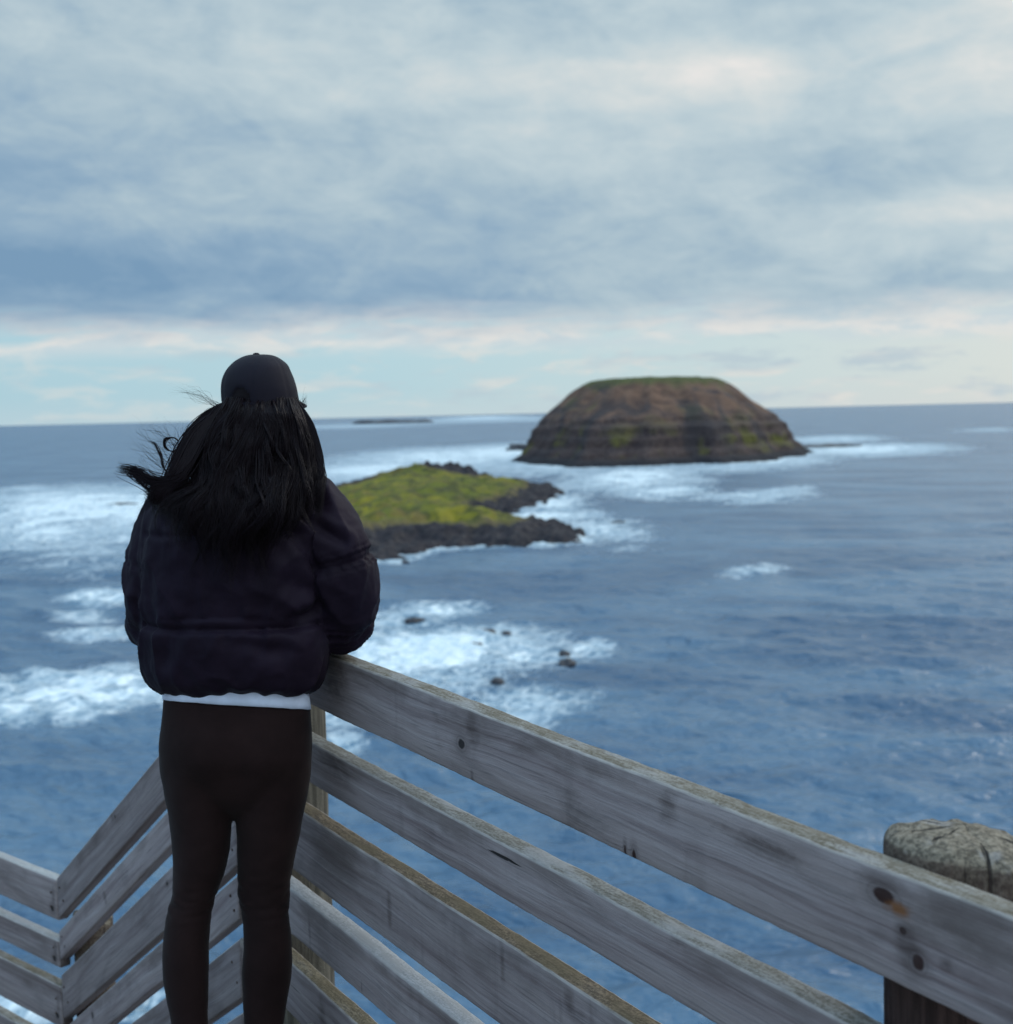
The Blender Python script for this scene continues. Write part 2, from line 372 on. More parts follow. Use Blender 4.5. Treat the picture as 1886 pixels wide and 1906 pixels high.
# ------------------------------------------------------------------ islands
def grid_terrain(name, x0, x1, y0, y1, nx, ny, hfun, origin, axr, axf, mat):
    u = np.linspace(x0, x1, nx); v = np.linspace(y0, y1, ny)
    U, V = np.meshgrid(u, v); Pxy = origin[None, :] + U.ravel()[:, None] * axr[None, :] + V.ravel()[:, None] * axf[None, :]
    h, extra = hfun(Pxy)
    keep = (h > -2.5).reshape(ny, nx)
    vert = np.column_stack([Pxy, SEA + h])
    i = np.arange(ny - 1)[:, None]; j = np.arange(nx - 1)[None, :]
    a = i * nx + j
    q = np.stack([a, a + 1, a + 1 + nx, a + nx], -1).reshape(-1, 4)
    kf = keep.ravel()[q].any(1)
    q = q[kf]
    used = np.unique(q); rem = np.full(len(vert), -1); rem[used] = np.arange(len(used))
    me = from_np(name, vert[used], rem[q])
    if me.polygons[0].normal.z < 0: me.flip_normals()
    for k, arr in extra.items():
        A = me.attributes.new(k, 'FLOAT', 'POINT'); A.data.foreach_set('value', arr[used].astype(np.float32))
    smooth(me, False)
    return link(name, me, mat)

def rock_nodes(t, P, s):
    n = t.noise(P, s, 6, .65, .3); v = t.noise(t.vmath('MULTIPLY', P, (1, 1, 3.5)), s * .6, 5, .6)
    return t.mix(t.ss(n, .35, .65), (.014, .013, .018), t.mix(t.ss(v, .4, .6), (.032, .027, .032), (.060, .050, .050)))

def big_island():
    m, t, b = material('island_rock_and_turf')
    P = t.new('ShaderNodeTexCoord').outputs['Object']; x, y, z = t.sep(P)
    hz = t.math('SUBTRACT', z, SEA)
    nz = t.sep(t.new('ShaderNodeNewGeometry').outputs['Normal'])[2]
    big = t.noise(P, .028, 4, .55, .5); med = t.noise(P, .09, 5, .6, .3); fine = t.noise(P, .6, 5, .65)
    strata = t.noise(t.vmath('ADD', t.vmath('MULTIPLY', P, (.02, .02, .26)), t.comb(0.0, 0.0, t.math('MULTIPLY', big, 5.0))), 1.0, 4, .6, .5)
    gul = t.new('ShaderNodeAttribute', attribute_name='gully').outputs['Fac']
    rock = t.mix(t.lin(t.math('ADD', t.math('MULTIPLY', t.ss(strata, .38, .62), .55), t.math('MULTIPLY', t.ss(med, .36, .64), .6)), 0, 1.1), (.026, .017, .020), (.066, .042, .038))
    rock = t.mix(t.math('MULTIPLY', t.ss(fine, .4, .7), .5), rock, (.11, .085, .075))
    soil = t.mix(t.ss(med, .38, .62), (.078, .042, .030), (.150, .084, .056))
    soil = t.mix(t.ss(big, .50, .66), soil, (.085, .074, .034))
    dark = t.math('MULTIPLY', t.ss(t.noise(t.vmath('MULTIPLY', t.vmath('ADD', P, (13, 5, 2)), (1, 1, 1.8)), .042, 5, .62, .4), .53, .60), .85)
    soil = t.mix(dark, soil, (.045, .034, .036))
    turf = t.mix(t.ss(fine, .35, .65), (.050, .056, .018), (.085, .088, .030))
    hh = t.math('ADD', hz, t.math('ADD', t.math('MULTIPLY', t.math('SUBTRACT', big, .5), 30.0), t.math('MULTIPLY', t.math('SUBTRACT', med, .5), 18.0)))
    c = t.mix(t.ss(hh, 20, 34), rock, soil)
    c = t.mix(t.math('MULTIPLY', t.ss(gul, .45, .8, 0, .7), t.ss(hz, 42, 30)), c, (.036, .030, .033))
    c = t.mix(t.math('MULTIPLY', t.ss(t.math('ADD', hz, t.math('MULTIPLY', t.math('SUBTRACT', med, .5), 10.0)), 43, 48), t.ss(nz, .4, .8)), c, turf)
    # moss low on the seaward ribs
    moss = t.math('MULTIPLY', t.math('MULTIPLY', t.ss(t.noise(t.vmath('ADD', P, (40, 9, 0)), .045, 3, .5), .50, .64), t.ss(hz, 26, 10)), t.ss(hz, 2.5, 6))
    c = t.mix(t.math('MULTIPLY', moss, .85), c, (.110, .100, .022))
    c = t.mix(t.ss(hz, 5.5, 2.0), c, (.018, .017, .021))
    t.l.new(c, b.inputs['Base Color']); b.inputs['Roughness'].default_value = .9; b.inputs['Specular IOR Level'].default_value = .2
    t.l.new(t.bump(t.math('ADD', fine, t.math('MULTIPLY', strata, 2.0)), 1.2, .9), b.inputs['Normal'])
    prof = np.array([(0, 1.0), (.40, 1), (.455, .975), (.50, .925), (.61, .77), (.73, .60), (.80, .50), (.81, .455), (.855, .40), (.862, .33), (.895, .26), (.90, .19), (.945, .13), (.955, .08), (1.0, .05), (1.03, .0), (1.1, -.15), (1.5, -.3)])
    def hf(Pq):
        q = big_q(Pq); d = Pq - BIG_C; th = np.arctan2(d @ BIG_AX / BIG_B, d @ BIG_RX / BIG_A)
        nz_ = np.array([fbm(Vector((p[0] * .018, p[1] * .018, 3.3)), 6) for p in Pq])
        n2 = np.array([abs(mn.noise(Vector((math.cos(a) * 3.4 + .5 * mn.noise(Vector((qq * 5, a * 2, 1))), math.sin(a) * 3.4, qq * 3.2)))) for a, qq in zip(th, q)])
        n3 = np.array([fbm(Vector((p[0] * .11, p[1] * .11, 8.3)), 4) for p in Pq])
        side = np.clip((q - .42) / .15, 0, 1)
        qq = q + side * (.050 * nz_ + .024 * (.28 - n2) + .022 * n3)
        h = np.interp(qq, prof[:, 0], prof[:, 1]) * 49.5
        h += side * 1.6 * n3 + (1 - side) * .5 * n3 - np.clip((d @ BIG_AX) / BIG_B, -1, 1) * .4
        g = np.clip(1 - n2 * 3.2, 0, 1)
        return h, {'gully': g}
    o = grid_terrain('island', -130, 130, -200, 200, 300, 300, hf, BIG_C, BIG_RX, BIG_AX, m)
    tag(o, 'big flat-topped brown rocky island standing in the open sea', 'island', kind='structure')
big_island()

def small_islet():
    m, t, b = material('islet_grass_and_rock')
    P = t.new('ShaderNodeTexCoord').outputs['Object']; x, y, z = t.sep(P); hz = t.math('SUBTRACT', z, SEA)
    ins = t.new('ShaderNodeAttribute', attribute_name='inland').outputs['Fac']
    big = t.noise(P, .045, 4, .6, .6); med = t.noise(P, .17, 5, .6, .4); fine = t.noise(P, 1.1, 5, .65)
    grass = t.mix(t.ss(big, .38, .60), (.195, .165, .018), (.105, .110, .016))
    grass = t.mix(t.math('MULTIPLY', t.ss(med, .44, .58), .9), grass, (.055, .056, .020))
    grass = t.mix(t.math('MULTIPLY', t.ss(t.noise(t.vmath('ADD', P, (90, 0, 5)), .09, 4, .6), .54, .66), .7), grass, (.150, .105, .030))
    rock = rock_nodes(t, P, .5)
    k = t.math('ADD', ins, t.math('ADD', t.math('MULTIPLY', t.math('SUBTRACT', med, .5), 15.0), t.math('MULTIPLY', t.math('SUBTRACT', fine, .5), 5.0)))
    c = t.mix(t.ss(k, 8.5, 12.0), rock, t.mix(t.ss(k, 11, 15), (.125, .098, .040), grass))
    t.l.new(c, b.inputs['Base Color']); b.inputs['Roughness'].default_value = .92; b.inputs['Specular IOR Level'].default_value = .2
    t.l.new(t.bump(t.math('ADD', fine, med), .5, .9), b.inputs['Normal'])
    org = np.array([-25.0, 400.0])
    crag = sea_at(835, 901); crag2 = sea_at(735, 905)
    def hf(Pq):
        d = poly_sd(Pq, ISLET)
        n1 = np.array([fbm(Vector((p[0] * .05, p[1] * .03, 1.3)), 5) for p in Pq])
        n2 = np.array([fbm(Vector((p[0] * .22, p[1] * .16, 5.1)), 5) for p in Pq])
        d2 = d + 2.2 * n2
        shelf = np.clip(d2 / 3.0, -2, 1) * 1.5 + np.clip((d2 - 3) / 8, 0, 1) * 1.6
        dome = np.clip((d2 - 7) / 26, 0, 1); dome = dome * dome * (3 - 2 * dome)
        xr = np.clip((Pq[:, 0] + 8) / 22, 0, 1)
        h = shelf + dome * (5.3 * (1 - .5 * xr) * (1 - .62 * np.clip((Pq[:, 1] - 350) / 190, 0, 1))) + n2 * (.85 + .6 * (d2 < 14)) + .9 * dome * np.abs(n1) + n1 * dome * 1.5
        for c0, a, bx, by in ((crag, 4.4, 19, 26), (crag2, 1.6, 10, 18)):
            g = np.exp(-(((Pq[:, 0] - c0.x) / bx) ** 4 + ((Pq[:, 1] - c0.y) / by) ** 4))
            h += g * a * np.clip(d2 / 6, 0, 1) * (1 + .3 * n2)
        gg = np.exp(-(((Pq[:, 0] - crag.x) / 15) ** 4 + ((Pq[:, 1] - crag.y + 4) / 22) ** 4))
        far = np.clip((Pq[:, 1] - 555) / 20, 0, 1)
        return h, {'inland': d - 13.0 * gg * np.clip(.75 + n2, 0, 1) - 6.0 * far - 9.0 * np.clip((350 - Pq[:, 1]) / 45, 0, 1) - .25 * np.clip(Pq[:, 0] - 2, 0, 14)}
    o = grid_terrain('islet', -85, 75, -140, 215, 240, 330, hf, org, np.array([1.0, 0]), np.array([0, 1.0]), m)
    tag(o, 'low islet with bright green grass and black rock shelf behind the person', 'islet', kind='structure')
small_islet()

def rock_mesh(seed, sx, sy, sz, sub=4, rough=.5):
    bm = bmesh.new(); bmesh.ops.create_icosphere(bm, subdivisions=sub, radius=1)
    for v in bm.verts:
        p = v.co.copy(); k = 1 + rough * .8 * mn.noise(p * .9 + Vector((seed, 0, 0))) + rough * .45 * mn.noise(p * 2.3 + Vector((0, seed, 0))) + rough * .2 * mn.noise(p * 6 + Vector((0, 0, seed)))
        v.co = Vector((p.x * sx, p.y * sy, p.z * sz)) * k
    me = bpy.data.meshes.new('rock'); bm.to_mesh(me); bm.free(); return me
def wet_rock():
    m, t, b = material('wet_black_rock')
    P = t.new('ShaderNodeTexCoord').outputs['Object']
    n = t.noise(P, 2.2, 5, .6)
    t.l.new(t.mix(t.ss(n, .35, .65), (.012, .011, .016), (.035, .030, .036)), b.inputs['Base Color']); b.inputs['Roughness'].default_value = .55
    t.l.new(t.bump(n, .12, .8), b.inputs['Normal'])
    return m
MROCK = wet_rock()
for k, (px, py, wpx, hpx, lab) in enumerate(((772, 1157, 34, 10, 'flat black rock awash behind the others, nearest the jacket elbow'),
        (905, 1183, 30, 14, 'wet rock at the upper edge of the big foam patch, left of a close pair'),
        (940, 1186, 22, 13, 'wet rock at the upper edge of the big foam patch, right of a close pair'),
        (885, 1205, 26, 10, 'low dark rock half covered by the big foam patch'),
        (796, 1190, 24, 9, 'low dark rock at the left part of the big foam patch'),
        (1050, 1222, 20, 12, 'small dark rock just behind the rightmost rock'),
        (1055, 1242, 32, 17, 'largest black rock, rightmost at the edge of the foam'),
        (927, 1273, 24, 13, 'black rock alone below the big foam patch, closest to the railing'))):
    c = sea_at(px, py); s = c.length / F * .5
    o = link('sea_rock', rock_mesh(k * 3.7 + 1, wpx * s * 1.05, wpx * s * .9, hpx * s * 1.5), MROCK); smooth(o.data)
    o.location = (c.x, c.y, SEA + hpx * s * .25); tag(o, lab, 'rock', 'rocks in the surf below the railing')
for k, (px, py, wpx, hpx, nm, lab) in enumerate(((1385, 861, 96, 5, 'rock_ledge', 'flat dark rock ledge at the front foot of the big island'),
        (1548, 832, 112, 6, 'rock_ledge', 'thin dark rock spit running out from the right end of the big island'),
        (996, 838, 100, 17, 'rock_ledge', 'low dark rock point at the left foot of the big island'),
        (1090, 1003, 40, 6, 'rock_ledge', 'dark rock shelf at the tip of the grassy islet, half awash'),
        (1150, 973, 26, 4, 'rock_ledge', 'small rock awash off the tip of the grassy islet'),
        (225, 941, 60, 6, 'rock_ledge', 'low dark rock in the white surf left of the person'))):
    c = sea_at(px, py); s = c.length / F * .5
    o = link(nm, rock_mesh(k * 5.1 + 40, wpx * s, wpx * s * .6, hpx * s * 1.3, 4, .6), MROCK)
    o.location = (c.x, c.y + wpx * s * .3, SEA + hpx * s * .2); tag(o, lab, 'rock', 'rock ledges at the islands')
def reef():
    c = sea_at(730, 787.5); s = c.length / F
    bm = bmesh.new()
    for dx, wd, ht in ((-42, 34, 5.0), (-10, 26, 5.4), (24, 30, 4.2), (55, 22, 4.6)):
        me = rock_mesh(dx, wd * s, wd * s * .5, ht * s, 3, .35)
        b2 = bmesh.new(); b2.from_mesh(me); b2.transform(Matrix.Translation((dx * s, 0, 0))); b2.to_mesh(me); b2.free(); bm.from_mesh(me); bpy.data.meshes.remove(me)
    o = link('reef', remesh(bm, 9, 0), MROCK); o.location = (c.x, c.y, SEA + s)
    tag(o, 'long low dark reef far off just under the horizon', 'reef')
reef()

# ------------------------------------------------------------------ weathered timber
def wood_mat(name, seed, tone=1.0, width=.14, knots=(), lichen=.5, streak=.5, brown=.3, top=((.10, .088, .066), (.33, .31, .285))):
    """knots: (x, z, rx, rz, kind) in board coordinates"""
    m, t, b = material(name)
    P = t.new('ShaderNodeTexCoord').outputs['Object']
    Ps = t.vmath('ADD', P, (seed * 3.17, seed * 1.3, seed * .77))
    nz = t.sep(t.new('ShaderNodeNewGeometry').outputs['Normal'])[2]
    x, y, z = t.sep(P)
    # swirl the grain round the knots
    gz = z; kd = None; halo = None
    for kx, kz, rx, rz, kind in knots:
        if kind in ('stain', 'rust'): continue
        dx = t.math('SUBTRACT', x, kx); dz = t.math('SUBTRACT', z, kz)
        q = t.vmath('LENGTH', t.comb(t.math('DIVIDE', dx, rx * 3.2), t.math('DIVIDE', dz, rz * 2.4), 0.0))
        push = t.math('MULTIPLY', t.ss(q, 0.0, 1.0, 1.0, 0.0), t.math('MULTIPLY', dz, -.75))
        gz = t.math('ADD', gz, push)
    G = t.vmath('ADD', t.comb(x, y, gz), (seed * 3.17, seed * 1.3, seed * .77))
    wav = t.noise(t.vmath('MULTIPLY', Ps, (2.2, 3, 9)), 1.0, 2, .5)
    Gw = t.vmath('ADD', G, t.comb(0.0, 0.0, t.math('MULTIPLY', t.math('SUBTRACT', wav, .5), .035)))
    g1 = t.noise(t.vmath('MULTIPLY', Gw, (1.8, 60, 60)), 1.0, 6, .62, .2)
    g2 = t.noise(t.vmath('MULTIPLY', Gw, (5, 230, 230)), 1.0, 3, .6, .1)
    g3 = t.noise(t.vmath('MULTIPLY', Gw, (1.0, 16, 16)), 1.0, 3, .5, .4)
    bl = t.noise(t.vmath('MULTIPLY', Ps, (2.6, 6, 6)), 1.0, 5, .6, .6)
    fine = t.noise(Ps, 160, 3, .6)
    T = tone
    c = t.ramp(g1, [(.30, (.166 * T, .120 * T, .121 * T)), (.46, (.254 * T, .200 * T, .200 * T)), (.62, (.322 * T, .266 * T, .266 * T)), (.80, (.43 * T, .368 * T, .364 * T))])
    c = t.mix(t.math('MULTIPLY', t.ss(g3, .40, .66), .5), c, (.322 * T, .262 * T, .252 * T))
    c = t.mix(t.math('MULTIPLY', t.ss(g2, .52, .72), .45), c, (.06, .054, .06))
    c = t.mix(t.math('MULTIPLY', t.ss(bl, .50, .70), .75 * brown + .15), c, (.082, .062, .060))
    upper_dark = t.math('ADD', t.math('DIVIDE', z, width), t.math('MULTIPLY', t.math('SUBTRACT', t.noise(t.vmath('MULTIPLY', Ps, (3.2, 4, 10)), 1.0, 5, .6, .4), .5), 2.6))
    c = t.mix(t.math('MULTIPLY', t.ss(upper_dark, .55, 1.25), .62), c, (.105, .078, .072))  # darker brown towards the board's upper edge, broken up by noise
    st = t.noise(t.vmath('MULTIPLY', Ps, (16, 16, 2.2)), 1.0, 4, .6, .5)       # run-off streaks
    st2 = t.noise(t.vmath('MULTIPLY', Ps, (2.1, 1, .6)), 1.0, 2, .5)
    sm = t.math('MULTIPLY', t.math('MULTIPLY', t.ss(st, .5, .72), t.ss(st2, .54, .66)), streak)
    c = t.mix(sm, c, (.040, .027, .026))
    crack = t.math('MULTIPLY', t.ss(t.noise(t.vmath('MULTIPLY', Gw, (2.4, 90, 90)), 1.0, 2, .5, .3), .74, .77), t.ss(t.noise(t.vmath('MULTIPLY', Ps, (3, 8, 8)), 1.0, 2), .48, .58))
    c = t.mix(crack, c, (.018, .014, .014))
    for kx, kz, rx, rz, kind in knots:
        dx = t.math('SUBTRACT', x, kx); dz = t.math('SUBTRACT', z, kz)
        wob = t.math('MULTIPLY', t.math('SUBTRACT', t.noise(t.vmath('MULTIPLY', Ps, (1, 2.2, 2.2)), 28 if kind in ('stain', 'rust') else 60, 5, .65), .5), 1.9 if kind in ('stain', 'rust') else .5)
        q = t.math('ADD', t.vmath('LENGTH', t.comb(t.math('DIVIDE', dx, rx), t.math('DIVIDE', dz, rz), 0.0)), wob)
        if kind == 'stain':
            c = t.mix(t.math('MULTIPLY', t.ss(q, .1, 1.25, 1, 0), t.lin(g1, .3, .7, .78, .30)), c, (.058, .040, .038))
        elif kind == 'rust':
            c = t.mix(t.math('MULTIPLY', t.ss(q, .2, 1.1, 1, 0), .85), c, (.19, .070, .018))
        else:
            ring = t.math('SINE', t.math('MULTIPLY', q, 9.0))
            c = t.mix(t.math('MULTIPLY', t.ss(q, 1.0, 3.4, 1, 0), .5), c, (.125, .095, .092))
            c = t.mix(t.math('MULTIPLY', t.math('MULTIPLY', t.ss(ring, .2, .9), t.ss(q, 1.0, 2.6, 1, 0)), .3), c, (.055, .043, .043))
            c = t.mix(t.ss(q, .75, 1.15, 1, 0), c, (.032, .013, .011) if kind == 'red' else (.030, .024, .024))
    # upper faces: bleached, with lichen specks
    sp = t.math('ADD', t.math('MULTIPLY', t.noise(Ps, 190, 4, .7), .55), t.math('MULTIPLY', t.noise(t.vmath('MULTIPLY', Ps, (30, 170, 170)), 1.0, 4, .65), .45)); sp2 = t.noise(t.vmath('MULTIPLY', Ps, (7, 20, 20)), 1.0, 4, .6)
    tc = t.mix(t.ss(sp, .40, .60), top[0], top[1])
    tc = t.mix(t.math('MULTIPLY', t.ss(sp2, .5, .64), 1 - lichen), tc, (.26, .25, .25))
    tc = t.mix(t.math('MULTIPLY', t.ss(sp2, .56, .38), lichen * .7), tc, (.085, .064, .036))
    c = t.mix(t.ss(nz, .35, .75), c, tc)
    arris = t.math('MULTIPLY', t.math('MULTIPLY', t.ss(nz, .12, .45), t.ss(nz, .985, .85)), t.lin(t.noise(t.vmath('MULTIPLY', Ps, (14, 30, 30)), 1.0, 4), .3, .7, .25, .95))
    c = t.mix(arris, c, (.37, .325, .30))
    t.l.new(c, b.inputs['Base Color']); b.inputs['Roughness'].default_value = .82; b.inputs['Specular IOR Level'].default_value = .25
    hgt = t.math('ADD', t.math('MULTIPLY', g1, 1.0), t.math('ADD', t.math('MULTIPLY', g2, .5), t.math('ADD', t.math('MULTIPLY', sp, .5), t.math('MULTIPLY', crack, -1.5))))
    t.l.new(t.bump(hgt, .0022, .9), b.inputs['Normal'])
    return m

def board_mesh(L, W, T, shear0=0.0, shear1=0.0, seed=0.0):
    """x along the length 0..L, y thickness 0 (near face) .. T, z width 0..W; softly worn, a little bowed"""
    bm = bmesh.new(); n = max(8, int(L / .02)); r = .005
    prof = [(r, 0), (T - r, 0), (T - .3 * r, .3 * r), (T, r), (T, W * .5), (T, W - r), (T - .3 * r, W - .3 * r), (T - r, W), (T * .5, W), (r, W), (.3 * r, W - .3 * r), (0, W - r), (0, W * .75), (0, W * .5), (0, W * .25), (0, r), (.3 * r, .3 * r)]
    rings = []
    for i in range(n + 1):
        s = i / n; ring = []
        for yy, zz in prof:
            x = s * L + (zz - W / 2) * (shear0 * (1 - s) + shear1 * s)
            p = Vector((x * 3.0 + seed * 5, yy * 14, zz * 14))
            d = mn.noise(p * 1.0) * .0016 + mn.noise(Vector((x * 40 + seed, yy * 60, zz * 60))) * .0009
            bow = .003 * math.sin(s * 3.1 + seed) + .0015 * mn.noise(Vector((x * 2, seed, 0)))
            edge = -.004 * max(0, mn.noise(Vector((x * 9 + seed * 3, 2.2, 0))) - .28) if zz > W - r * 1.2 else 0
            ring.append(bm.verts.new((x, yy + d + (bow * .5), zz + d + bow + edge)))
        rings.append(ring)
    m = len(prof)
    for a, b in zip(rings, rings[1:]):
        for j in range(m): bm.faces.new((a[j], b[j], b[(j + 1) % m], a[(j + 1) % m]))
    bm.faces.new(rings[0]); bm.faces.new(rings[-1][::-1])
    bmesh.ops.recalc_face_normals(bm, faces=bm.faces)
    me = bpy.data.meshes.new('board'); bm.to_mesh(me); bm.free(); smooth(me)
    return me

def post_mesh(r, h, dome=.03, seed=0.0, rough=.004):
    bm = bmesh.new(); n = 40; rings = []
    prof = [(r, z) for z in np.linspace(0, h - dome, max(6, int(h / .02)))]
    for a in np.linspace(.15, 1.0, 9):
        prof.append((r * (1 - a ** 3.0 * .985), h - dome + dome * (math.sin(a * math.pi / 2) * .72 + .28 * a ** 2.5)))
    for rr, z in prof:
        ring = []
        for j in range(n):
            a = 2 * math.pi * j / n; c, s = math.cos(a), math.sin(a)
            chip = max(0, mn.noise(Vector((c * 2.6, s * 2.6, seed + 3))) - .12) * .030 * (1 if z > h - dome * 1.6 else 0)
            k = (rr - chip) * (1 + .035 * mn.noise(Vector((c * 1.2, s * 1.2, z * 1.2 + seed)))) + rough * .6 * mn.noise(Vector((c * 9, s * 9, z * 3 + seed))) * (rr / r)
            zz = z + (rough * .9 * mn.noise(Vector((c * rr * 55, s * rr * 55, seed))) if z > h - dome * .99 else 0)
            zz -= (.014 * (c * .9 + s * .4) * rr / r + .006) if z > h - dome * 1.01 else 0
            ring.append(bm.verts.new((c * k, s * k, zz)))
        rings.append(ring)
    for a, b in zip(rings, rings[1:]):
        for j in range(n): bm.faces.new((a[j], a[(j + 1) % n], b[(j + 1) % n], b[j]))
    bm.faces.new(rings[0][::-1]); bm.faces.new(rings[-1])
    me = bpy.data.meshes.new('post'); bm.to_mesh(me); bm.free(); smooth(me); return me
def post_mat(name, side, topc, seed, ztop=9.0):
    m, t, b = material(name)
    P = t.vmath('ADD', t.new('ShaderNodeTexCoord').outputs['Object'], (seed, seed, 0))
    nz = t.sep(t.new('ShaderNodeNewGeometry').outputs['Normal'])[2]
    g = t.noise(t.vmath('MULTIPLY', P, (55, 55, 3.5)), 1.0, 5, .65, .3); sp = t.noise(P, 120, 5, .7); b2 = t.noise(P, 22, 4, .6)
    c = t.mix(t.ss(g, .35, .65), [k * .45 for k in side], side)
    c = t.mix(t.ss(g, .64, .7), c, (.02, .015, .013))
    O = t.new('ShaderNodeTexCoord').outputs['Object']; ox, oy, oz = t.sep(O)
    rad = t.vmath('LENGTH', t.comb(ox, oy, 0.0)); ang = t.math('ARCTAN2', oy, ox)
    check = t.noise(t.comb(t.math('MULTIPLY', ang, 4.2), t.math('MULTIPLY', rad, 9), seed), 1.0, 3, .55, .08)
    ringn = t.math('SINE', t.math('ADD', t.math('MULTIPLY', rad, 620), t.math('MULTIPLY', b2, 7)))
    tc = t.mix(t.ss(sp, .38, .62), [k * .34 for k in topc], topc)
    tc = t.mix(t.math('MULTIPLY', t.ss(b2, .56, .68), .6), tc, (.27, .25, .24))
    tc = t.mix(t.math('MULTIPLY', t.ss(ringn, .3, 1), .25), tc, (.07, .058, .05))
    ck = t.math('MULTIPLY', t.ss(check, .585, .64), t.ss(b2, .36, .50))
    tc = t.mix(ck, tc, (.022, .018, .016))
    c = t.mix(t.ss(t.math('ADD', oz, t.math('MULTIPLY', t.math('SUBTRACT', b2, .5), .08)), ztop - .13, ztop - .03), c, t.mix(.45, c, tc))
    c = t.mix(t.ss(t.math('ADD', nz, t.math('MULTIPLY', t.math('SUBTRACT', b2, .5), .5)), .15, .55), c, tc)
    t.l.new(c, b.inputs['Base Color']); b.inputs['Roughness'].default_value = .88; b.inputs['Specular IOR Level'].default_value = .2
    hh = t.math('ADD', g, t.math('ADD', t.math('MULTIPLY', sp, .8), t.math('MULTIPLY', ck, -1.2)))
    t.l.new(t.bump(hh, .0045, .9), b.inputs['Normal'])
    return m
def nail_mesh():
    bm = bmesh.new(); bmesh.ops.create_cone(bm, cap_ends=True, segments=14, radius1=.0048, radius2=.0036, depth=.003, matrix=Matrix.Rotation(R(90), 4, 'X'))
    me = bpy.data.meshes.new('nail'); bm.to_mesh(me); bm.free(); smooth(me); return me
NAIL = nail_mesh()
def rusty():
    m, t, b = material('rusty_steel'); n = t.noise(t.new('ShaderNodeTexCoord').outputs['Object'], 300, 3)
    t.l.new(t.mix(n, (.03, .014, .010), (.10, .06, .045)), b.inputs['Base Color']); b.inputs['Roughness'].default_value = .7; b.inputs['Metallic'].default_value = .4; return m
NAIL.materials.append(rusty())
def add_nails(board, spots):
    for x, z in spots:
        o = bpy.data.objects.new('nail', NAIL); COL.objects.link(o); o.parent = board; o.location = (x, -.0012, z)

# --- railing along the platform
def hvec(x, y):
    r = ray(x, y); v = Vector((r[0], r[1], 0)); return v.normalized()
A0 = at(588, 1265, 3.39); A0 = Vector((A0.x, A0.y, 0))
D1 = hvec(-545, 803); N1 = Vector((D1.y, -D1.x, 0))
def frame(origin, xdir, zdir):
    ydir = zdir.cross(xdir).normalized()
    m = Matrix((xdir, ydir, zdir)).transposed().to_4x4(); m.translation = origin; return m
def on_plane(px, py, A, N):
    r = ray(px, py); tt = (np.array(A) - CAM) @ np.array(N) / (r @ np.array(N)); return Vector(CAM + r * tt)

platform = empty('timber_railing', A0 - D1 * .6)
tag(platform, 'grey weathered timber railing of level rails running from the person to the right edge', 'railing')
def parent_keep(o, p): o.parent = p; o.matrix_parent_inverse = Matrix.Translation(-Vector(p.location))
XD = -D1                                   # boards run from the corner towards the camera
S0 = .52                                   # corner end of the boards
LEN = S0 + 2.95
rails1 = [  # top z and bottom z at s=0, tilt per metre towards the camera
    (.900, .756, .0095, dict(tone=.98, brown=.55, streak=.35, lichen=.5, top=((.085, .068, .048), (.235, .215, .190)))),
    (.664, .557, .003, dict(tone=.92, brown=.25, streak=.2, lichen=.35, top=((.095, .085, .072), (.235, .220, .200)))),
    (.471, .297, .004, dict(tone=.86, brown=.35, streak=.6, lichen=.95, top=((.045, .030, .018), (.165, .120, .078)))),
    (.232, .108, .000, dict(tone=.95, brown=.25, streak=.3, lichen=.0, top=((.22, .215, .22), (.33, .325, .33)))),
    (.035, -.110, .000, dict(tone=.75, brown=.45, streak=.8, lichen=.85, top=((.060, .046, .028), (.19, .15, .10))))]
def knot_at(px, py, org, xd, zd, N):
    p = on_plane(px, py, org, N) - org; return p.dot(xd), p.dot(zd)
KN = {0: [(858, 1385, .014, .010, 'dark'), (878, 1350, .030, .060, 'stain'), (878, 1450, .008, .022, 'stain'), (1180, 1595, .006, .012, 'red'), (1163, 1584, .003, .010, 'red'), (1645, 1668, .019, .010, 'red'), (1672, 1694, .030, .012, 'rust'),
          (1680, 1733, .006, .005, 'red'), (1708, 1792, .010, .010, 'red'), (1762, 1797, .016, .010, 'stain'), (1640, 1640, .05, .020, 'stain'), (1240, 1500, .03, .03, 'stain'), (1690, 1770, .03, .04, 'stain'), (1420, 1580, .10, .018, 'stain'), (620, 1260, .09, .06, 'stain')],
      1: [(1215, 1700, .05, .016, 'stain'), (1270, 1745, .03, .022, 'stain'), (620, 1420, .10, .03, 'stain')],
      2: [(700, 1605, .030, .025, 'stain'), (725, 1690, .014, .055, 'stain'), (935, 1790, .012, .045, 'stain'), (1060, 1860, .02, .03, 'stain')],
      3: [(575, 1735, .012, .06, 'stain'), (672, 1835, .004, .016, 'stain')],
      4: [(600, 1890, .03, .05, 'stain')]}
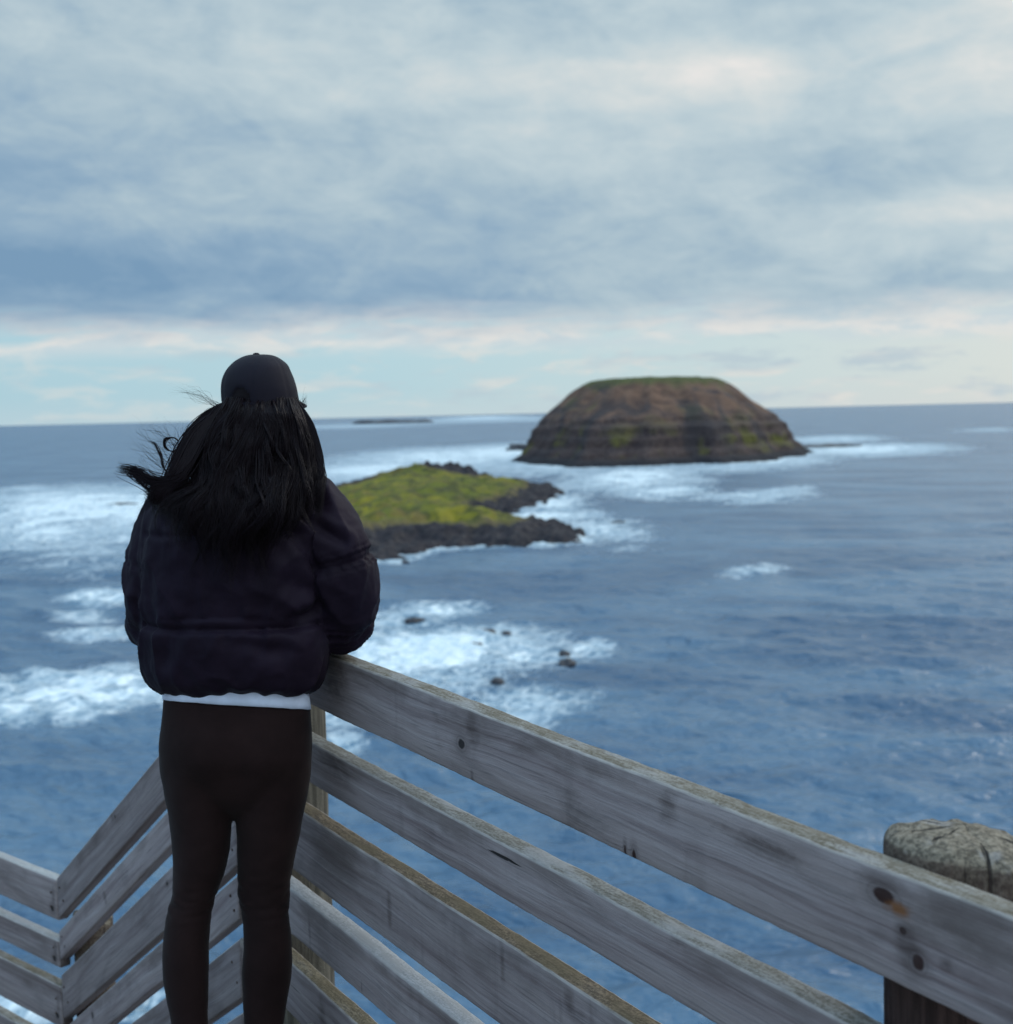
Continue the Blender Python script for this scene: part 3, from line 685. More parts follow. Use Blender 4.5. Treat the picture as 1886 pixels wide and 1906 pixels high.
for k, (zt, zb, tilt, kw) in enumerate(rails1):
    xd = (XD - Vector((0, 0, tilt))).normalized(); zd = (Vector((0, 0, 1)) - xd * xd.z).normalized()
    org = A0 + D1 * S0 + Vector((0, 0, zb + tilt * S0))
    kn = [knot_at(px, py, org, xd, zd, N1) + (rx, rz, kd) for px, py, rx, rz, kd in KN[k]]
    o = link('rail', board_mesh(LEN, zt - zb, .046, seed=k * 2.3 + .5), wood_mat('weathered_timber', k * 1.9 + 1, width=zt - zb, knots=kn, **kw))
    M = frame(org, xd, zd)
    if M.col[1].to_3d().dot(N1) < 0:         # thickness must go outwards: mirror by running the frame from the other end
        pass
    o.matrix_world = M; parent_keep(o, platform)
    W = zt - zb
    add_nails(o, [(.06, W * .7), (.07, W * .3)])
MP1 = post_mat('lichened_post', (.185, .155, .120), (.31, .285, .245), 1.0)
MP2 = post_mat('dark_post', (.075, .042, .036), (.250, .205, .155), 4.0, 2.518)
for s, r, zt, mt, lab in ((.50, .085, .84, MP1, None), (-1.90, .105, .918, MP2, 'thick round post with a cracked domed top')):
    c = A0 + D1 * s + N1 * (.049 + r)
    o = link('post', post_mesh(r, zt + 1.6, .045, s * 7, .007), mt); o.location = (c.x, c.y, -1.6); parent_keep(o, platform)
    if lab: o['label'] = lab

# --- railing down the stairs
B0 = on_plane(500, 1400, A0, N1)
r2 = ray(-762, 2689); D2 = Vector(r2).normalized(); H2 = Vector((D2.x, D2.y, 0)).normalized(); N2 = Vector((H2.y, -H2.x, 0))
U2 = N2.cross(D2); U2 = U2 if U2.z > 0 else -U2
stair_rail = empty('stair_railing', Vector((B0.x, B0.y, -.2)))
tag(stair_rail, 'grey timber railing of sloping rails descending behind the person\'s legs', 'railing')
SL = math.tan(math.asin(-D2.z))
rails2 = [(.290, .155, .62, dict(tone=.80, brown=.5, streak=.2, lichen=.3)), (.114, .015, .62, dict(tone=1.02, brown=.15, streak=.1, lichen=.3)),
          (-.038, -.190, .62, dict(tone=.80, brown=.3, streak=.2, lichen=.4)), (-.218, -.327, .62, dict(tone=.95, brown=.2, streak=.15, lichen=.3)), (-.372, -.520, .62, dict(tone=.72, brown=.4, streak=.3, lichen=.3)),
          (-.56, -.67, .62, dict(tone=.8, brown=.3, streak=.3, lichen=.3))]
E_T = 2.135
KN2 = {0: [(207, 1515, .012, .035, 'stain'), (214, 1520, .006, .006, 'dark')], 1: [(195, 1670, .02, .03, 'stain')], 2: [(312, 1645, .008, .006, 'dark')], 3: [(172, 1890, .01, .012, 'dark')], 4: [], 5: []}
for k, (vt, vb, _, kw) in enumerate(rails2):
    W = vt - vb
    t0 = .14; mid = (vt + vb) / 2
    # vertical end cuts: shear the ends
    tk = E_T - SL * (mid - .22)
    t0k = t0 - SL * (mid - .22)
    # boards drawn from the bottom end up to the corner so that the near face stays on the walkway side
    xd = -D2; org = B0 + D2 * tk + U2 * vb
    kn = [knot_at(px, py, org, xd, U2, N2) + (rx, rz, kd) for px, py, rx, rz, kd in KN2[k]]
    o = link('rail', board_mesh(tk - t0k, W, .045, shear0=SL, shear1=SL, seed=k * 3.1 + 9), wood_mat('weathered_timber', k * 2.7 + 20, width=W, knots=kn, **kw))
    o.matrix_world = frame(org, xd, U2); parent_keep(o, stair_rail)
    add_nails(o, [(.05, W * .7), (.06, W * .3), (tk - t0k - .05, W * .7), (tk - t0k - .05, W * .3)])
E3 = B0 + D2 * E_T + U2 * .22
# --- railing of the lower landing
D3 = Vector((math.sin(R(-47.4)), math.cos(R(-47.4)), 0)); N3 = Vector((D3.y, -D3.x, 0))
E3 = Vector((E3.x, E3.y, 0))
landing = empty('landing_railing', E3 + Vector((0, 0, -1.2)))
tag(landing, 'grey timber railing of level rails at the lower left edge', 'railing')
rails3 = [(-.290, -.450, dict(tone=.95, brown=.35, streak=.2, lichen=.2, top=((.22, .215, .21), (.36, .355, .35)))), (-.528, -.635, dict(tone=.85, brown=.25, streak=.2, lichen=.2, top=((.2, .195, .19), (.33, .325, .32)))),
          (-.712, -.880, dict(tone=.85, brown=.35, streak=.2, lichen=.7, top=((.07, .06, .045), (.2, .17, .13)))), (-.965, -1.08, dict(tone=.8, brown=.3, streak=.2, lichen=.6))]
for k, (zt, zb, kw) in enumerate(rails3):
    L3 = 2.6; org = E3 + D3 * L3 + Vector((0, 0, zb)); xd = -D3
    px = 92; kn = [(L3 - .035, (zt - zb) * .55, .016, .05, 'stain'), (L3 - .045, (zt - zb) * .25, .012, .012, 'dark')]
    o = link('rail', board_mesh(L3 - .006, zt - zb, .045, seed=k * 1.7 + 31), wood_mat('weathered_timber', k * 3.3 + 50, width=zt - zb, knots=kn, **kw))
    o.matrix_world = frame(org, xd, Vector((0, 0, 1))); parent_keep(o, landing)
    add_nails(o, [(L3 - .05, (zt - zb) * .65), (L3 - .055, (zt - zb) * .3)])
c = E3 + N3 * .10 + D3 * .02
for par, c, zt, mt in ((stair_rail, E3 + N2 * .125 - H2 * .02, -.42, MP2), (landing, E3 + D3 * 2.0 + N3 * .14, -.30, MP1)):
    o = link('post', post_mesh(.075, zt + 3.2, .03, c.x, .005), mt); o.location = (c.x, c.y, -3.2); parent_keep(o, par)

# ------------------------------------------------------------------ walkway, steps and the slope under them (just below the frame)
def slab_mesh(poly, z0, z1):
    bm = bmesh.new(); lo = [bm.verts.new((p.x, p.y, z0)) for p in poly]; hi = [bm.verts.new((p.x, p.y, z1)) for p in poly]
    bm.faces.new(lo[::-1]); bm.faces.new(hi); n = len(poly)
    for i in range(n): bm.faces.new((lo[i], lo[(i + 1) % n], hi[(i + 1) % n], hi[i]))
    bmesh.ops.recalc_face_normals(bm, faces=bm.faces)
    me = bpy.data.meshes.new('slab'); bm.to_mesh(me); bm.free(); return me
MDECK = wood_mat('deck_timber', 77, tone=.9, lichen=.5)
def decking():
    bm = bmesh.new(); Wd = 1.7; s = -5.2
    edge = .0
    while s < .08:
        s1 = min(s + .138, .09)
        a = A0 + D1 * s; b_ = A0 + D1 * s1
        off = N1 * -.004
        me = slab_mesh([a + off, b_ + off, b_ - N1 * Wd, a - N1 * Wd], -.115, -.07); bm.from_mesh(me); bpy.data.meshes.remove(me)
        s = s1 + .006
    me = bpy.data.meshes.new('walkway'); bm.to_mesh(me); bm.free()
    o = link('walkway', me, MDECK); o['kind'] = 'structure'
    bm = bmesh.new(); n = 7
    for i in range(1, n + 1):
        p = A0 + D1 * (.10 + (i - 1) * .28) ; z = -.07 - i * .162
        me = slab_mesh([p - N1 * .06, p + H2 * .28 - N1 * .06, p + H2 * .28 - N1 * 1.6, p - N1 * 1.6], z - .045, z); bm.from_mesh(me); bpy.data.meshes.remove(me)
    p = A0 + D1 * (.10 + n * .28); z = -.08 - n * .165
    me = slab_mesh([p - N1 * .2, E3 + D3 * .1 - N3 * .05, E3 + D3 * 2.6 - N3 * .05, E3 + D3 * 2.6 - N3 * 1.6, p - N1 * 1.6], z - .045, z); bm.from_mesh(me); bpy.data.meshes.remove(me)
    me = bpy.data.meshes.new('steps'); bm.to_mesh(me); bm.free(); o = link('steps', me, MDECK); o['kind'] = 'structure'
decking()
def cliff():
    m, t, b = material('cliff_soil')
    P = t.new('ShaderNodeTexCoord').outputs['Object']; n = t.noise(P, .9, 6, .6)
    t.l.new(t.mix(t.ss(n, .4, .6), (.05, .04, .03), (.07, .085, .025)), b.inputs['Base Color']); b.inputs['Roughness'].default_value = .95
    t.l.new(t.bump(n, .2), b.inputs['Normal'])
    nx, ny = 90, 110
    u = np.concatenate([np.linspace(-60, -4, 30), np.linspace(-3.5, 12, 60)]); v = np.linspace(-70, 14, ny)
    U, V = np.meshgrid(u, v)                      # u: outwards from the railing, v: along it, away from the camera
    X = A0.x + N1.x * U + D1.x * V; Y = A0.y + N1.y * U + D1.y * V
    out = np.maximum(U - .1, 0); down = np.clip(V, 0, 4.5) * .66 + np.maximum(V - 4.5, 0) * 3.5
    Z = -1.3 - out * 3.2 - down - .3 * np.maximum(-U - 3, 0) * 0
    Z += np.array([fbm(Vector((a * .5, c_ * .5, 0)), 4) for a, c_ in zip(X.ravel(), Y.ravel())]).reshape(Z.shape) * .25
    Z = np.maximum(Z, SEA - 2)
    vv = np.stack([X.ravel(), Y.ravel(), Z.ravel()], 1)
    i = np.arange(ny - 1)[:, None]; j = np.arange(nx - 1)[None, :]; a = i * nx + j
    q = np.stack([a, a + 1, a + 1 + nx, a + nx], -1).reshape(-1, 4)
    me = from_np('hill', vv, q)
    if me.polygons[0].normal.z < 0: me.flip_normals()
    smooth(me); o = link('hill', me, m); o['kind'] = 'structure'
cliff()
# ------------------------------------------------------------------ the person leaning on the railing
YP = 3.226; DECK = -.07
def B(px, py, dy=0.0): return at(px, py, YP + dy)
def ring(py, l, r, back, front, n=40, pw=2.3, dy=0.0, tilt=0.0):
    out = []; c = (l + r) / 2; h = (r - l) / 2
    for j in range(n):
        a = 2 * math.pi * j / n; ca, sa = math.cos(a), math.sin(a)
        kx = math.copysign(abs(ca) ** (2 / pw), ca); ks = math.copysign(abs(sa) ** (2 / pw), sa)
        out.append(B(c + h * kx, py + tilt * (-ks), dy + (front if ks > 0 else back) * ks))
    return out
FACE_AZ = R(10); FD = Vector((math.sin(FACE_AZ), math.cos(FACE_AZ), 0)); FR = Vector((FD.y, -FD.x, 0)); UPV = Vector((0, 0, 1))
HEAD = B(486, 757, .025)
person = bpy.data.objects.new('person', None)
# --- arm targets on the rail top
def rail_top(s, up=.0): return A0 + D1 * s + N1 * .023 + Vector((0, 0, .90 - .0095 * -s + up))
EL_R = B(622, 1158, .13); EL_L = B(298, 1160, .12)
SH_R = B(583, 945, .0); SH_L = B(318, 948, .02)
HT_R = rail_top(.36, .03); HT_L = rail_top(.45, .035)
WR_R = EL_R + (HT_R - EL_R).normalized() * .25; WR_R.z = max(WR_R.z, .945)
WR_L = EL_L + (HT_L - EL_L).normalized() * .255; WR_L.z = max(WR_L.z, .945)

SLEEVE_R = [B(572, 928, .0), B(603, 975, -.015), B(626, 1035, -.02), B(636, 1095, -.005), B(632, 1148, .04), EL_R.copy(), EL_R.lerp(WR_R, .5), WR_R]
SRAD_R = [.066, .078, .084, .087, .082, .066, .056, .044]
SLEEVE_L = [B(325, 935, .02), B(308, 992, .03), B(298, 1045, .03), B(292, 1100, .035), B(294, 1150, .06), EL_L.copy(), EL_L.lerp(WR_L, .5), WR_L]
SRAD_L = [.062, .069, .076, .080, .075, .062, .055, .044]
def body_mesh():
    bm = bmesh.new()
    # trunk
    loft(bm, [ring(y, l + 12, r - 12, b - .012, f - .012, 28) for y, l, r, b, f in
              ((1466, 350, 522, .055, .050), (1440, 318, 556, .085, .070), (1380, 306, 568, .105, .09), (1310, 310, 562, .105, .10), (1220, 335, 540, .09, .095), (1120, 325, 555, .10, .11), (1020, 315, 572, .105, .12), (950, 312, 588, .10, .09), (905, 350, 560, .075, .07), (885, 400, 535, .06, .06))])
    tube(bm, [B(462, 900, .0), B(474, 850, .01), B(484, 800, .02)], [.062, .054, .055], 16)
    for sl, el, wr in ((SLEEVE_R, EL_R, WR_R), (SLEEVE_L, EL_L, WR_L)):
        tube(bm, sl[:6], [.048, .046, .043, .040, .038, .037], 14)
        tube(bm, [el, el.lerp(wr, .35), wr], [.038, .036, .024], 14)
    # hands: palm, four unequal fingers bent over the rail, thumb from the side of the palm
    for wr, tgt, sgn in ((WR_R, HT_R, 1), (WR_L, HT_L, -1)):
        d = (tgt - wr); d.z = 0; d.normalize(); d = (d + N1 * .35).normalized(); sd_ = Vector((d.y, -d.x, 0))
        palm_end = wr + d * .085 + Vector((0, 0, -.004)); palm_end.z = max(palm_end.z, .925)
        for q in (-.026, -.009, .009, .026):
            tube(bm, [wr + sd_ * q * .6, wr.lerp(palm_end, .5) + sd_ * q * .95, palm_end + sd_ * q], [.017, .0145, .011], 10)
        for q, L in ((-.030, .062), (-.010, .074), (.010, .080), (.030, .070)):
            q2 = q * sgn * -1
            p0 = palm_end + sd_ * q2 - d * .012; p1 = palm_end + sd_ * q2 * 1.08 + d * L * .42 + Vector((0, 0, .004))
            p2 = p1 + d * L * .26 + Vector((0, 0, -L * .20)); p3 = p2 + d * L * .06 + Vector((0, 0, -L * .30))
            tube(bm, [p0, p1, p2, p3], [.0095, .0085, .0078, .0066], 9)
        th0 = wr + d * .028 - sd_ * sgn * .022; th1 = th0 + d * .030 - sd_ * sgn * .024; th2 = th1 + d * .026 - sd_ * sgn * .004 + Vector((0, 0, -.008))
        tube(bm, [th0, th1, th2], [.0125, .0105, .008], 9)
    # legs and feet
    for pts in (((372, 1440), (374, 1540), (366, 1650), (349, 1745), (347, 1850), (353, 1960)), ((508, 1440), (502, 1540), (492, 1650), (497, 1745), (495, 1850), (491, 1960))):
        tube(bm, [B(x, y, .01) for x, y in pts], [.060, .052, .038, .034, .028, .026], 18)
    # head with a face
    ball(bm, HEAD + UPV * .012, (.074, .092, .095)); ball(bm, HEAD + FD * .045 - UPV * .045, (.058, .055, .062))
    ball(bm, HEAD + FD * .072 - UPV * .092, (.026, .022, .020))
    tube(bm, [HEAD + FD * .098 - UPV * .004, HEAD + FD * .112 - UPV * .030, HEAD + FD * .106 - UPV * .040], [.008, .0105, .011], 10)
    for s in (-1, 1):
        ball(bm, HEAD + FD * .104 - UPV * .041 + FR * s * .011, (.0075, .0075, .006), 2)
        ball(bm, HEAD + FD * .088 + UPV * .004 + FR * s * .031, (.012, .009, .0105), 2)
        ball(bm, HEAD + FD * .083 + UPV * .018 + FR * s * .031, (.021, .012, .006), 2)
        ball(bm, HEAD + FR * s * .076 - UPV * .012 - FD * .004, (.009, .018, .029), 2)
        ball(bm, HEAD + FD * .068 - UPV * .028 + FR * s * .036, (.022, .02, .02), 2)
    for dz, r_ in ((-.064, .0075), (-.073, .0085)):
        tube(bm, [HEAD + FD * .088 + FR * -.022 + UPV * dz, HEAD + FD * .099 + UPV * (dz + .001), HEAD + FD * .088 + FR * .022 + UPV * dz], [r_ * .6, r_, r_ * .6], 8)
    me = remesh(bm, .0055, 2, 'person')
    return me
def skin():
    m, t, b = material('skin'); P = t.new('ShaderNodeTexCoord').outputs['Object']
    n = t.noise(P, 60, 4, .6); c = t.mix(n, (.40, .24, .17), (.50, .31, .23))
    lip = t.vmath('LENGTH', t.vmath('MULTIPLY', t.vmath('SUBTRACT', P, tuple(HEAD + FD * .098 - UPV * .068)), (30, 60, 80)))
    c = t.mix(t.ss(lip, .6, 1.1, 1, 0), c, (.36, .12, .11))
    for s in (-1, 1):
        e = t.vmath('LENGTH', t.vmath('MULTIPLY', t.vmath('SUBTRACT', P, tuple(HEAD + FD * .097 + UPV * .003 + FR * s * .031)), (100, 70, 150)))
        c = t.mix(t.ss(e, .7, 1.0, 1, 0), c, (.04, .025, .02))
    t.l.new(c, b.inputs['Base Color']); b.inputs['Roughness'].default_value = .5; b.inputs['Subsurface Weight'].default_value = .1
    b.inputs['Subsurface Radius'].default_value = (.01, .004, .002); return m
me = body_mesh()
base = Vector((B(425, 1950).x, YP, 0))
bpy.data.objects.remove(person)
person = link('person', me, skin())
tag(person, 'person seen from behind in black puffer jacket, cap and leggings leaning on the railing', 'person')

# --- clothing materials
def cloth(name, col, rough, sheen, bscale, bdist, bstr=.5, spec=.3):
    m, t, b = material(name); P = t.new('ShaderNodeTexCoord').outputs['Object']
    n = t.noise(P, bscale, 3, .6); n2 = t.noise(P, 9, 4, .6)
    t.l.new(t.mix(t.ss(n2, .3, .7), [k * .85 for k in col], [k * 1.2 for k in col]), b.inputs['Base Color'])
    b.inputs['Roughness'].default_value = rough; b.inputs['Sheen Weight'].default_value = sheen; b.inputs['Sheen Roughness'].default_value = .4
    b.inputs['Specular IOR Level'].default_value = spec
    t.l.new(t.bump(n, bdist, bstr), b.inputs['Normal']); return m
M_JACKET = cloth('black_nylon', (.0108, .0063, .0132), .62, .012, 420, .0005, .3, .075)
M_LEGS = cloth('black_stretch_fabric', (.0155, .0076, .0074), .9, .04, 700, .0004, .3, .1)
M_SHIRT = cloth('white_cotton', (.62, .66, .80), .85, .1, 500, .0005)
M_CAP = cloth('black_twill', (.0070, .0050, .0100), .75, .03, 900, .0005, .5, .15)
M_SHOE = cloth('black_canvas', (.02, .018, .02), .7, .05, 500, .0005)
M_SOLE = cloth('dark_rubber', (.03, .03, .03), .6, 0, 200, .0003)

# --- jacket
def jacket():
    bm = bmesh.new()
    rr = [(1294, 322, 556, .112, .11), (1291, 303, 574, .122, .12), (1284, 288, 592, .136, .135), (1270, 272, 602, .149, .15), (1240, 260, 610, .160, .165), (1200, 256, 612, .164, .17), (1168, 257, 609, .158, .165),
          (1152, 260, 606, .150, .16), (1136, 258, 606, .158, .165), (1090, 257, 604, .168, .17), (1040, 258, 602, .170, .17), (990, 264, 602, .163, .16), (955, 273, 604, .150, .145), (925, 290, 598, .133, .13), (903, 325, 580, .115, .11), (884, 385, 560, .098, .095), (868, 410, 548, .090, .085), (850, 418, 544, .084, .08)]
    P_ = catmull(rr, 60)
    loft(bm, [ring(p[0], p[1], p[2], p[3], p[4], 56, 2.35, dy=.0) for p in P_])
    for sl, sr in ((SLEEVE_R, SRAD_R), (SLEEVE_L, SRAD_L)):
        q = catmull([tuple(p) + (r,) for p, r in zip(sl, sr)], 44)
        tube(bm, [k[:3] for k in q], [k[3] for k in q], 28)
    me = remesh(bm, .0052, 3, 'jacket')
    zs = [B(430, 1152).z, B(430, 985).z]
    zh = B(430, 1294).z
    cen = [catmull([tuple(p) for p in sl], 60) for sl in (SLEEVE_R, SLEEVE_L)]
    xl, xr = B(257, 1100).x, B(600, 1100).x
    folds = [((B(528, 1080, -.13)), (B(600, 1105, -.06)), .020, .016), ((B(545, 1160, -.13)), (B(592, 1130, -.08)), .016, .014), ((B(470, 1165, -.15)), (B(560, 1178, -.12)), .014, .010),
             ((B(598, 925, -.07)), (B(604, 1090, -.05)), .016, .016), ((B(300, 1010, -.08)), (B(262, 1120, -.03)), .014, .008), ((B(560, 960, -.11)), (B(640, 1010, -.09)), .012, .012), ((B(430, 1190, -.16)), (B(520, 1215, -.15)), .02, .008),
             ((B(330, 1170, -.14)), (B(300, 1240, -.12)), .02, .008), ((B(600, 1215, -.06)), (B(585, 1280, -.05)), .018, .008), ((B(545, 985, -.13)), (B(585, 1060, -.09)), .016, .010)]
    def segd(p, a, b):
        e = b - a; tt = max(0, min(1, (p - a).dot(e) / e.dot(e))); return (p - a - e * tt).length, tt
    def fn(p, nrm):
        d = 0.0
        dist = []
        for c_ in cen:
            dd = np.linalg.norm(c_ - np.array(p), axis=1); i = int(dd.argmin()); dist.append((dd[i], i / 59))
        k = min(range(2), key=lambda q: dist[q][0]); ds, ts = dist[k]
        onsl = ds < .098 and (p.x > xr - .02 or p.x < xl + .03 or p.y > YP + .10)
        if onsl:
            for tq in (.30, .55, .74, .90):
                dt = (ts - tq) / .022 + .45 * mn.noise(p * 9)
                d -= (.013 if k == 0 else .005) * math.exp(-dt * dt)
                d += .0052 * mn.noise(Vector((p.x * 42, p.y * 42, p.z * 16 + tq * 9))) * math.exp(-abs(ts - tq) / .06)
        else:
            for z0 in zs:
                dz = (p.z - z0) + .010 * mn.noise(Vector((p.x * 5, p.y * 5, z0)))
                d -= (.013 if z0 == zs[0] else .006) * math.exp(-(dz / .0085) ** 2)
                d += .0065 * mn.noise(Vector((p.x * 30, p.y * 30, p.z * 9))) * math.exp(-abs(dz) / .045)
        hz = max(0, 1 - (p.z - zh) / .06)
        d += .0065 * mn.noise(Vector((p.x * 40, p.y * 40, p.z * 4))) * hz
        for a, b_, w_, amp in folds:
            q, tt = segd(p, a, b_)
            if q < w_ * 4:
                q2 = q / w_ + .25 * mn.noise(p * 30)
                d -= amp * math.exp(-q2 * q2) * (.4 + .6 * math.sin(math.pi * (.15 + .7 * tt))); d += amp * .35 * math.exp(-(q2 - 1.9) ** 2)
        r_ = 1 - abs(mn.noise(Vector((p.x * 13, p.y * 13, p.z * 8))))
        d += .0075 * (r_ ** 4 - .3) + .0060 * mn.noise(p * 8) + .0030 * mn.noise(p * 26) + .0011 * mn.noise(p * 70)
        return d
    displace(me, fn)
    return me
jk = link('jacket', jacket(), M_JACKET, person); jk['label'] = 'cropped black puffer jacket'

# --- shirt hem, leggings
def shirt():
    bm = bmesh.new()
    rings = []
    for k, (y, l, r, b, f) in enumerate(((1255, 312, 568, .112, .105), (1285, 305, 574, .116, .11), (1300, 302, 578, .120, .112), (1312, 302.5, 579.5, .122, .113), (1313, 306, 576, .116, .108))):
        rg = []
        for j, p in enumerate(ring(y, l, r, b, f, 72, 2.3)):
            u = (p.x - B(304, y).x) / (B(579, y).x - B(304, y).x)
            drop = (.010 * max(0, (u - .55) / .45) - .013 * max(0, 1 - u / .5)) if k >= 2 else 0
            p.z -= drop + .0012 * mn.noise(p * 40); p.y += .002 * mn.noise(Vector((p.x * 50, 0, p.z * 12))); rg.append(p)
        rings.append(rg)
    loft(bm, rings); bmesh.ops.recalc_face_normals(bm, faces=bm.faces)
    me = bpy.data.meshes.new('shirt'); bm.to_mesh(me); bm.free(); smooth(me); return me
sh = link('shirt', shirt(), M_SHIRT, person); sh['label'] = 'white shirt hem showing under the jacket'
def leggings():
    bm = bmesh.new()
    rr = [(1283, 306, 574, .106, .105), (1303, 303.5, 577, .112, .108), (1325, 302, 579, .119, .11), (1350, 299.5, 580.5, .127, .11), (1388, 295, 581.5, .134, .105), (1425, 296, 580, .130, .10), (1455, 301, 577, .115, .095), (1478, 308, 571, .104, .086), (1496, 314, 562, .090, .076), (1510, 330, 545, .068, .058), (1519, 355, 515, .045, .040), (1525, 395, 475, .022, .020)]
    loft(bm, [ring(p[0], p[1], p[2], p[3], p[4], 48, 2.25) for p in catmull(rr, 26)])
    L = [(1440, 300, 432, .105, .09), (1484, 306, 434, .098, .086), (1526, 313, 431.5, .090, .082), (1569, 319, 430, .083, .078), (1615, 321.5, 422, .075, .07), (1650, 320, 410, .066, .066), (1681, 316, 399, .062, .062), (1717, 307, 393, .066, .056), (1756, 303, 390, .070, .05), (1806, 301, 390, .066, .046), (1845, 306, 389, .056, .042), (1880, 313, 388, .048, .04), (1904, 317, 389, .044, .04), (1932, 319, 388, .043, .04)]
    Rr = [(1440, 437, 578, .105, .09), (1477, 437, 574, .099, .087), (1520, 438.5, 565, .092, .083), (1569, 440, 556, .084, .078), (1609, 441, 547, .076, .07), (1641, 442, 542, .068, .066), (1674, 443.5, 540, .063, .063), (1707, 450, 539, .064, .058), (1756, 453, 544, .07, .05), (1796, 450.5, 545.5, .068, .046), (1838, 450, 539.5, .058, .042), (1870, 452, 534, .05, .04), (1904, 453.5, 529, .044, .04), (1932, 455, 526, .043, .04)]
    for q in (L, Rr):
        loft(bm, [ring(p[0], p[1] + .4, p[2] - .4, p[3], p[4], 36, 2.05) for p in catmull(q, 50)])
    me = remesh(bm, .0045, 14, 'leggings')
    BUT = [B(x, 1418, -.1) for x in (369, 508)]
    def fn(p, n):
        k = p.z
        w_ = .0010 * mn.noise(Vector((p.x * 20, p.y * 20, p.z * 34))) + .0012 * mn.noise(p * 14)
        for bc in BUT:
            qx = (p.x - bc.x) / .058; qz = (p.z - bc.z) / .060
            if n.y < 0: w_ += .011 * math.exp(-(qx * qx + qz * qz)) * -n.y
        knee = math.exp(-((k - B(400, 1670).z) / .05) ** 2)
        return w_ + .0020 * knee * 2.0 * mn.noise(Vector((p.x * 24, p.y * 24, p.z * 70)))
    displace(me, fn); return me
lg = link('leggings', leggings(), M_LEGS, person); lg['label'] = 'black leggings'
for k, (x, sx) in enumerate(((352, -1), (491, 1))):
    a = B(x, 1945, .0); f = Vector((-.2 - .0 * sx, 1, 0)).normalized(); s_ = Vector((f.y, -f.x, 0))
    def foot_ring(u, z, wd, n=24):
        return a + f * u, wd
    bm = bmesh.new(); rings = []
    for u, wd, h in ((-.075, .020, .035), (-.068, .031, .052), (-.045, .034, .055), (0, .036, .058), (.045, .039, .060), (.09, .043, .062), (.13, .043, .05), (.16, .036, .04), (.178, .020, .030)):
        c = Vector((a.x, a.y, 0)) + f * u; rg = []
        for j in range(24):
            q = 2 * math.pi * j / 24; zz = max(0, (.5 + .5 * math.sin(q)) * (h - .018)); rg.append(c + s_ * (wd * math.cos(q) * (1 - .25 * max(0, math.sin(q)))) + UPV * (zz + .020 + DECK))
        rings.append(rg)
    loft(bm, rings); me = remesh(bm, .004, 3, 'shoe'); o = link('shoe', me, M_SHOE, person)
    bm = bmesh.new(); rings = []
    for z, gr in ((.001, -.003), (.004, .0), (.018, .001), (.024, -.002)):
        rings.append([Vector((a.x, a.y, z + DECK)) + f * (.052 + (.128 + gr) * math.cos(q)) + s_ * ((.040 + gr + .006 * math.cos(q)) * math.sin(q)) for q in [2 * math.pi * j / 36 for j in range(36)]])
    loft(bm, rings); me = bpy.data.meshes.new('sole'); bm.to_mesh(me); bm.free(); smooth(me); link('sole', me, M_SOLE, o)

# --- cap
CAPC = 485.0
def cap_mesh():
    bm = bmesh.new(); n = 96
    rows = [(759, 419, 562), (752, 414, 558.5), (744, 412, 556.5), (725, 411, 553.5), (711, 412, 549.5), (700, 415, 545.5), (690, 420, 541), (680, 428, 536), (672, 437, 528), (666, 447, 520), (662, 457, 511), (660, 467, 500), (659.2, 477, 490)]
    rr = catmull(rows, 44); rings = []
    back_a = math.atan2(-FD.y, -FD.x)
    for p in rr:
        c = (p[1] + p[2]) / 2; h = (p[2] - p[1]) / 2; dep = h / 806 * 1.16; rg = []
        for j in range(n):
            a = 2 * math.pi * j / n
            seam = min(abs(((a - back_a) / (math.pi / 3)) % 1), 1 - abs(((a - back_a) / (math.pi / 3)) % 1)) * (math.pi / 3) * h / 806
            k = 1 - .028 * math.exp(-(seam / .0026) ** 2) + .012 * math.exp(-((seam - .008) / .004) ** 2) * .3
            tilt = 4.0 * math.sin(a) * max(0, (p[0] - 690) / 69)         # rim lower at the nape
            q = B(c + h * k * math.cos(a), p[0] - tilt, .025 + dep * k * math.sin(a))
            q += Vector((1, 1, 1)) * .0009 * mn.noise(q * 30)
            rg.append(q)
        rings.append(rg)
    loft(bm, rings)
    top = B(477, 659.5, .02); ball(bm, top, (.008, .008, .004), 2)
    # the opening over the strap: push in and darken
    bc = B(457, 750, .0)
    for v in bm.verts:
        if v.co.y < YP:
            u = (v.co.x - bc.x) / .027; wv = (v.co.z - bc.z) / .036
            if wv > -.6 and u * u + max(wv, 0) ** 2 < 1: v.co += FD * .0025
    bmesh.ops.recalc_face_normals(bm, faces=bm.faces)
    me = bpy.data.meshes.new('cap'); bm.to_mesh(me); bm.free(); smooth(me)
    me.materials.append(M_CAP); me.materials.append(M_HAIR)
    for pl in me.polygons:
        c = pl.center; u = (c.x - bc.x) / .025; wv = (c.z - bc.z) / .034
        if c.y < YP and wv > -.4 and u * u + max(wv, 0) ** 2 < 1: pl.material_index = 1
    return me
def hair_mat():
    m, t, b = material('black_hair')
    n = t.noise(t.new('ShaderNodeTexCoord').outputs['Object'], 25, 4)
    t.l.new(t.mix(n, (.0045, .0025, .0038), (.0090, .0050, .0070)), b.inputs['Base Color'])
    b.inputs['Roughness'].default_value = .34; b.inputs['Specular IOR Level'].default_value = .085
    return m
M_HAIR = hair_mat()
cp = link('cap', cap_mesh(), None, person); cp['label'] = 'black baseball cap'
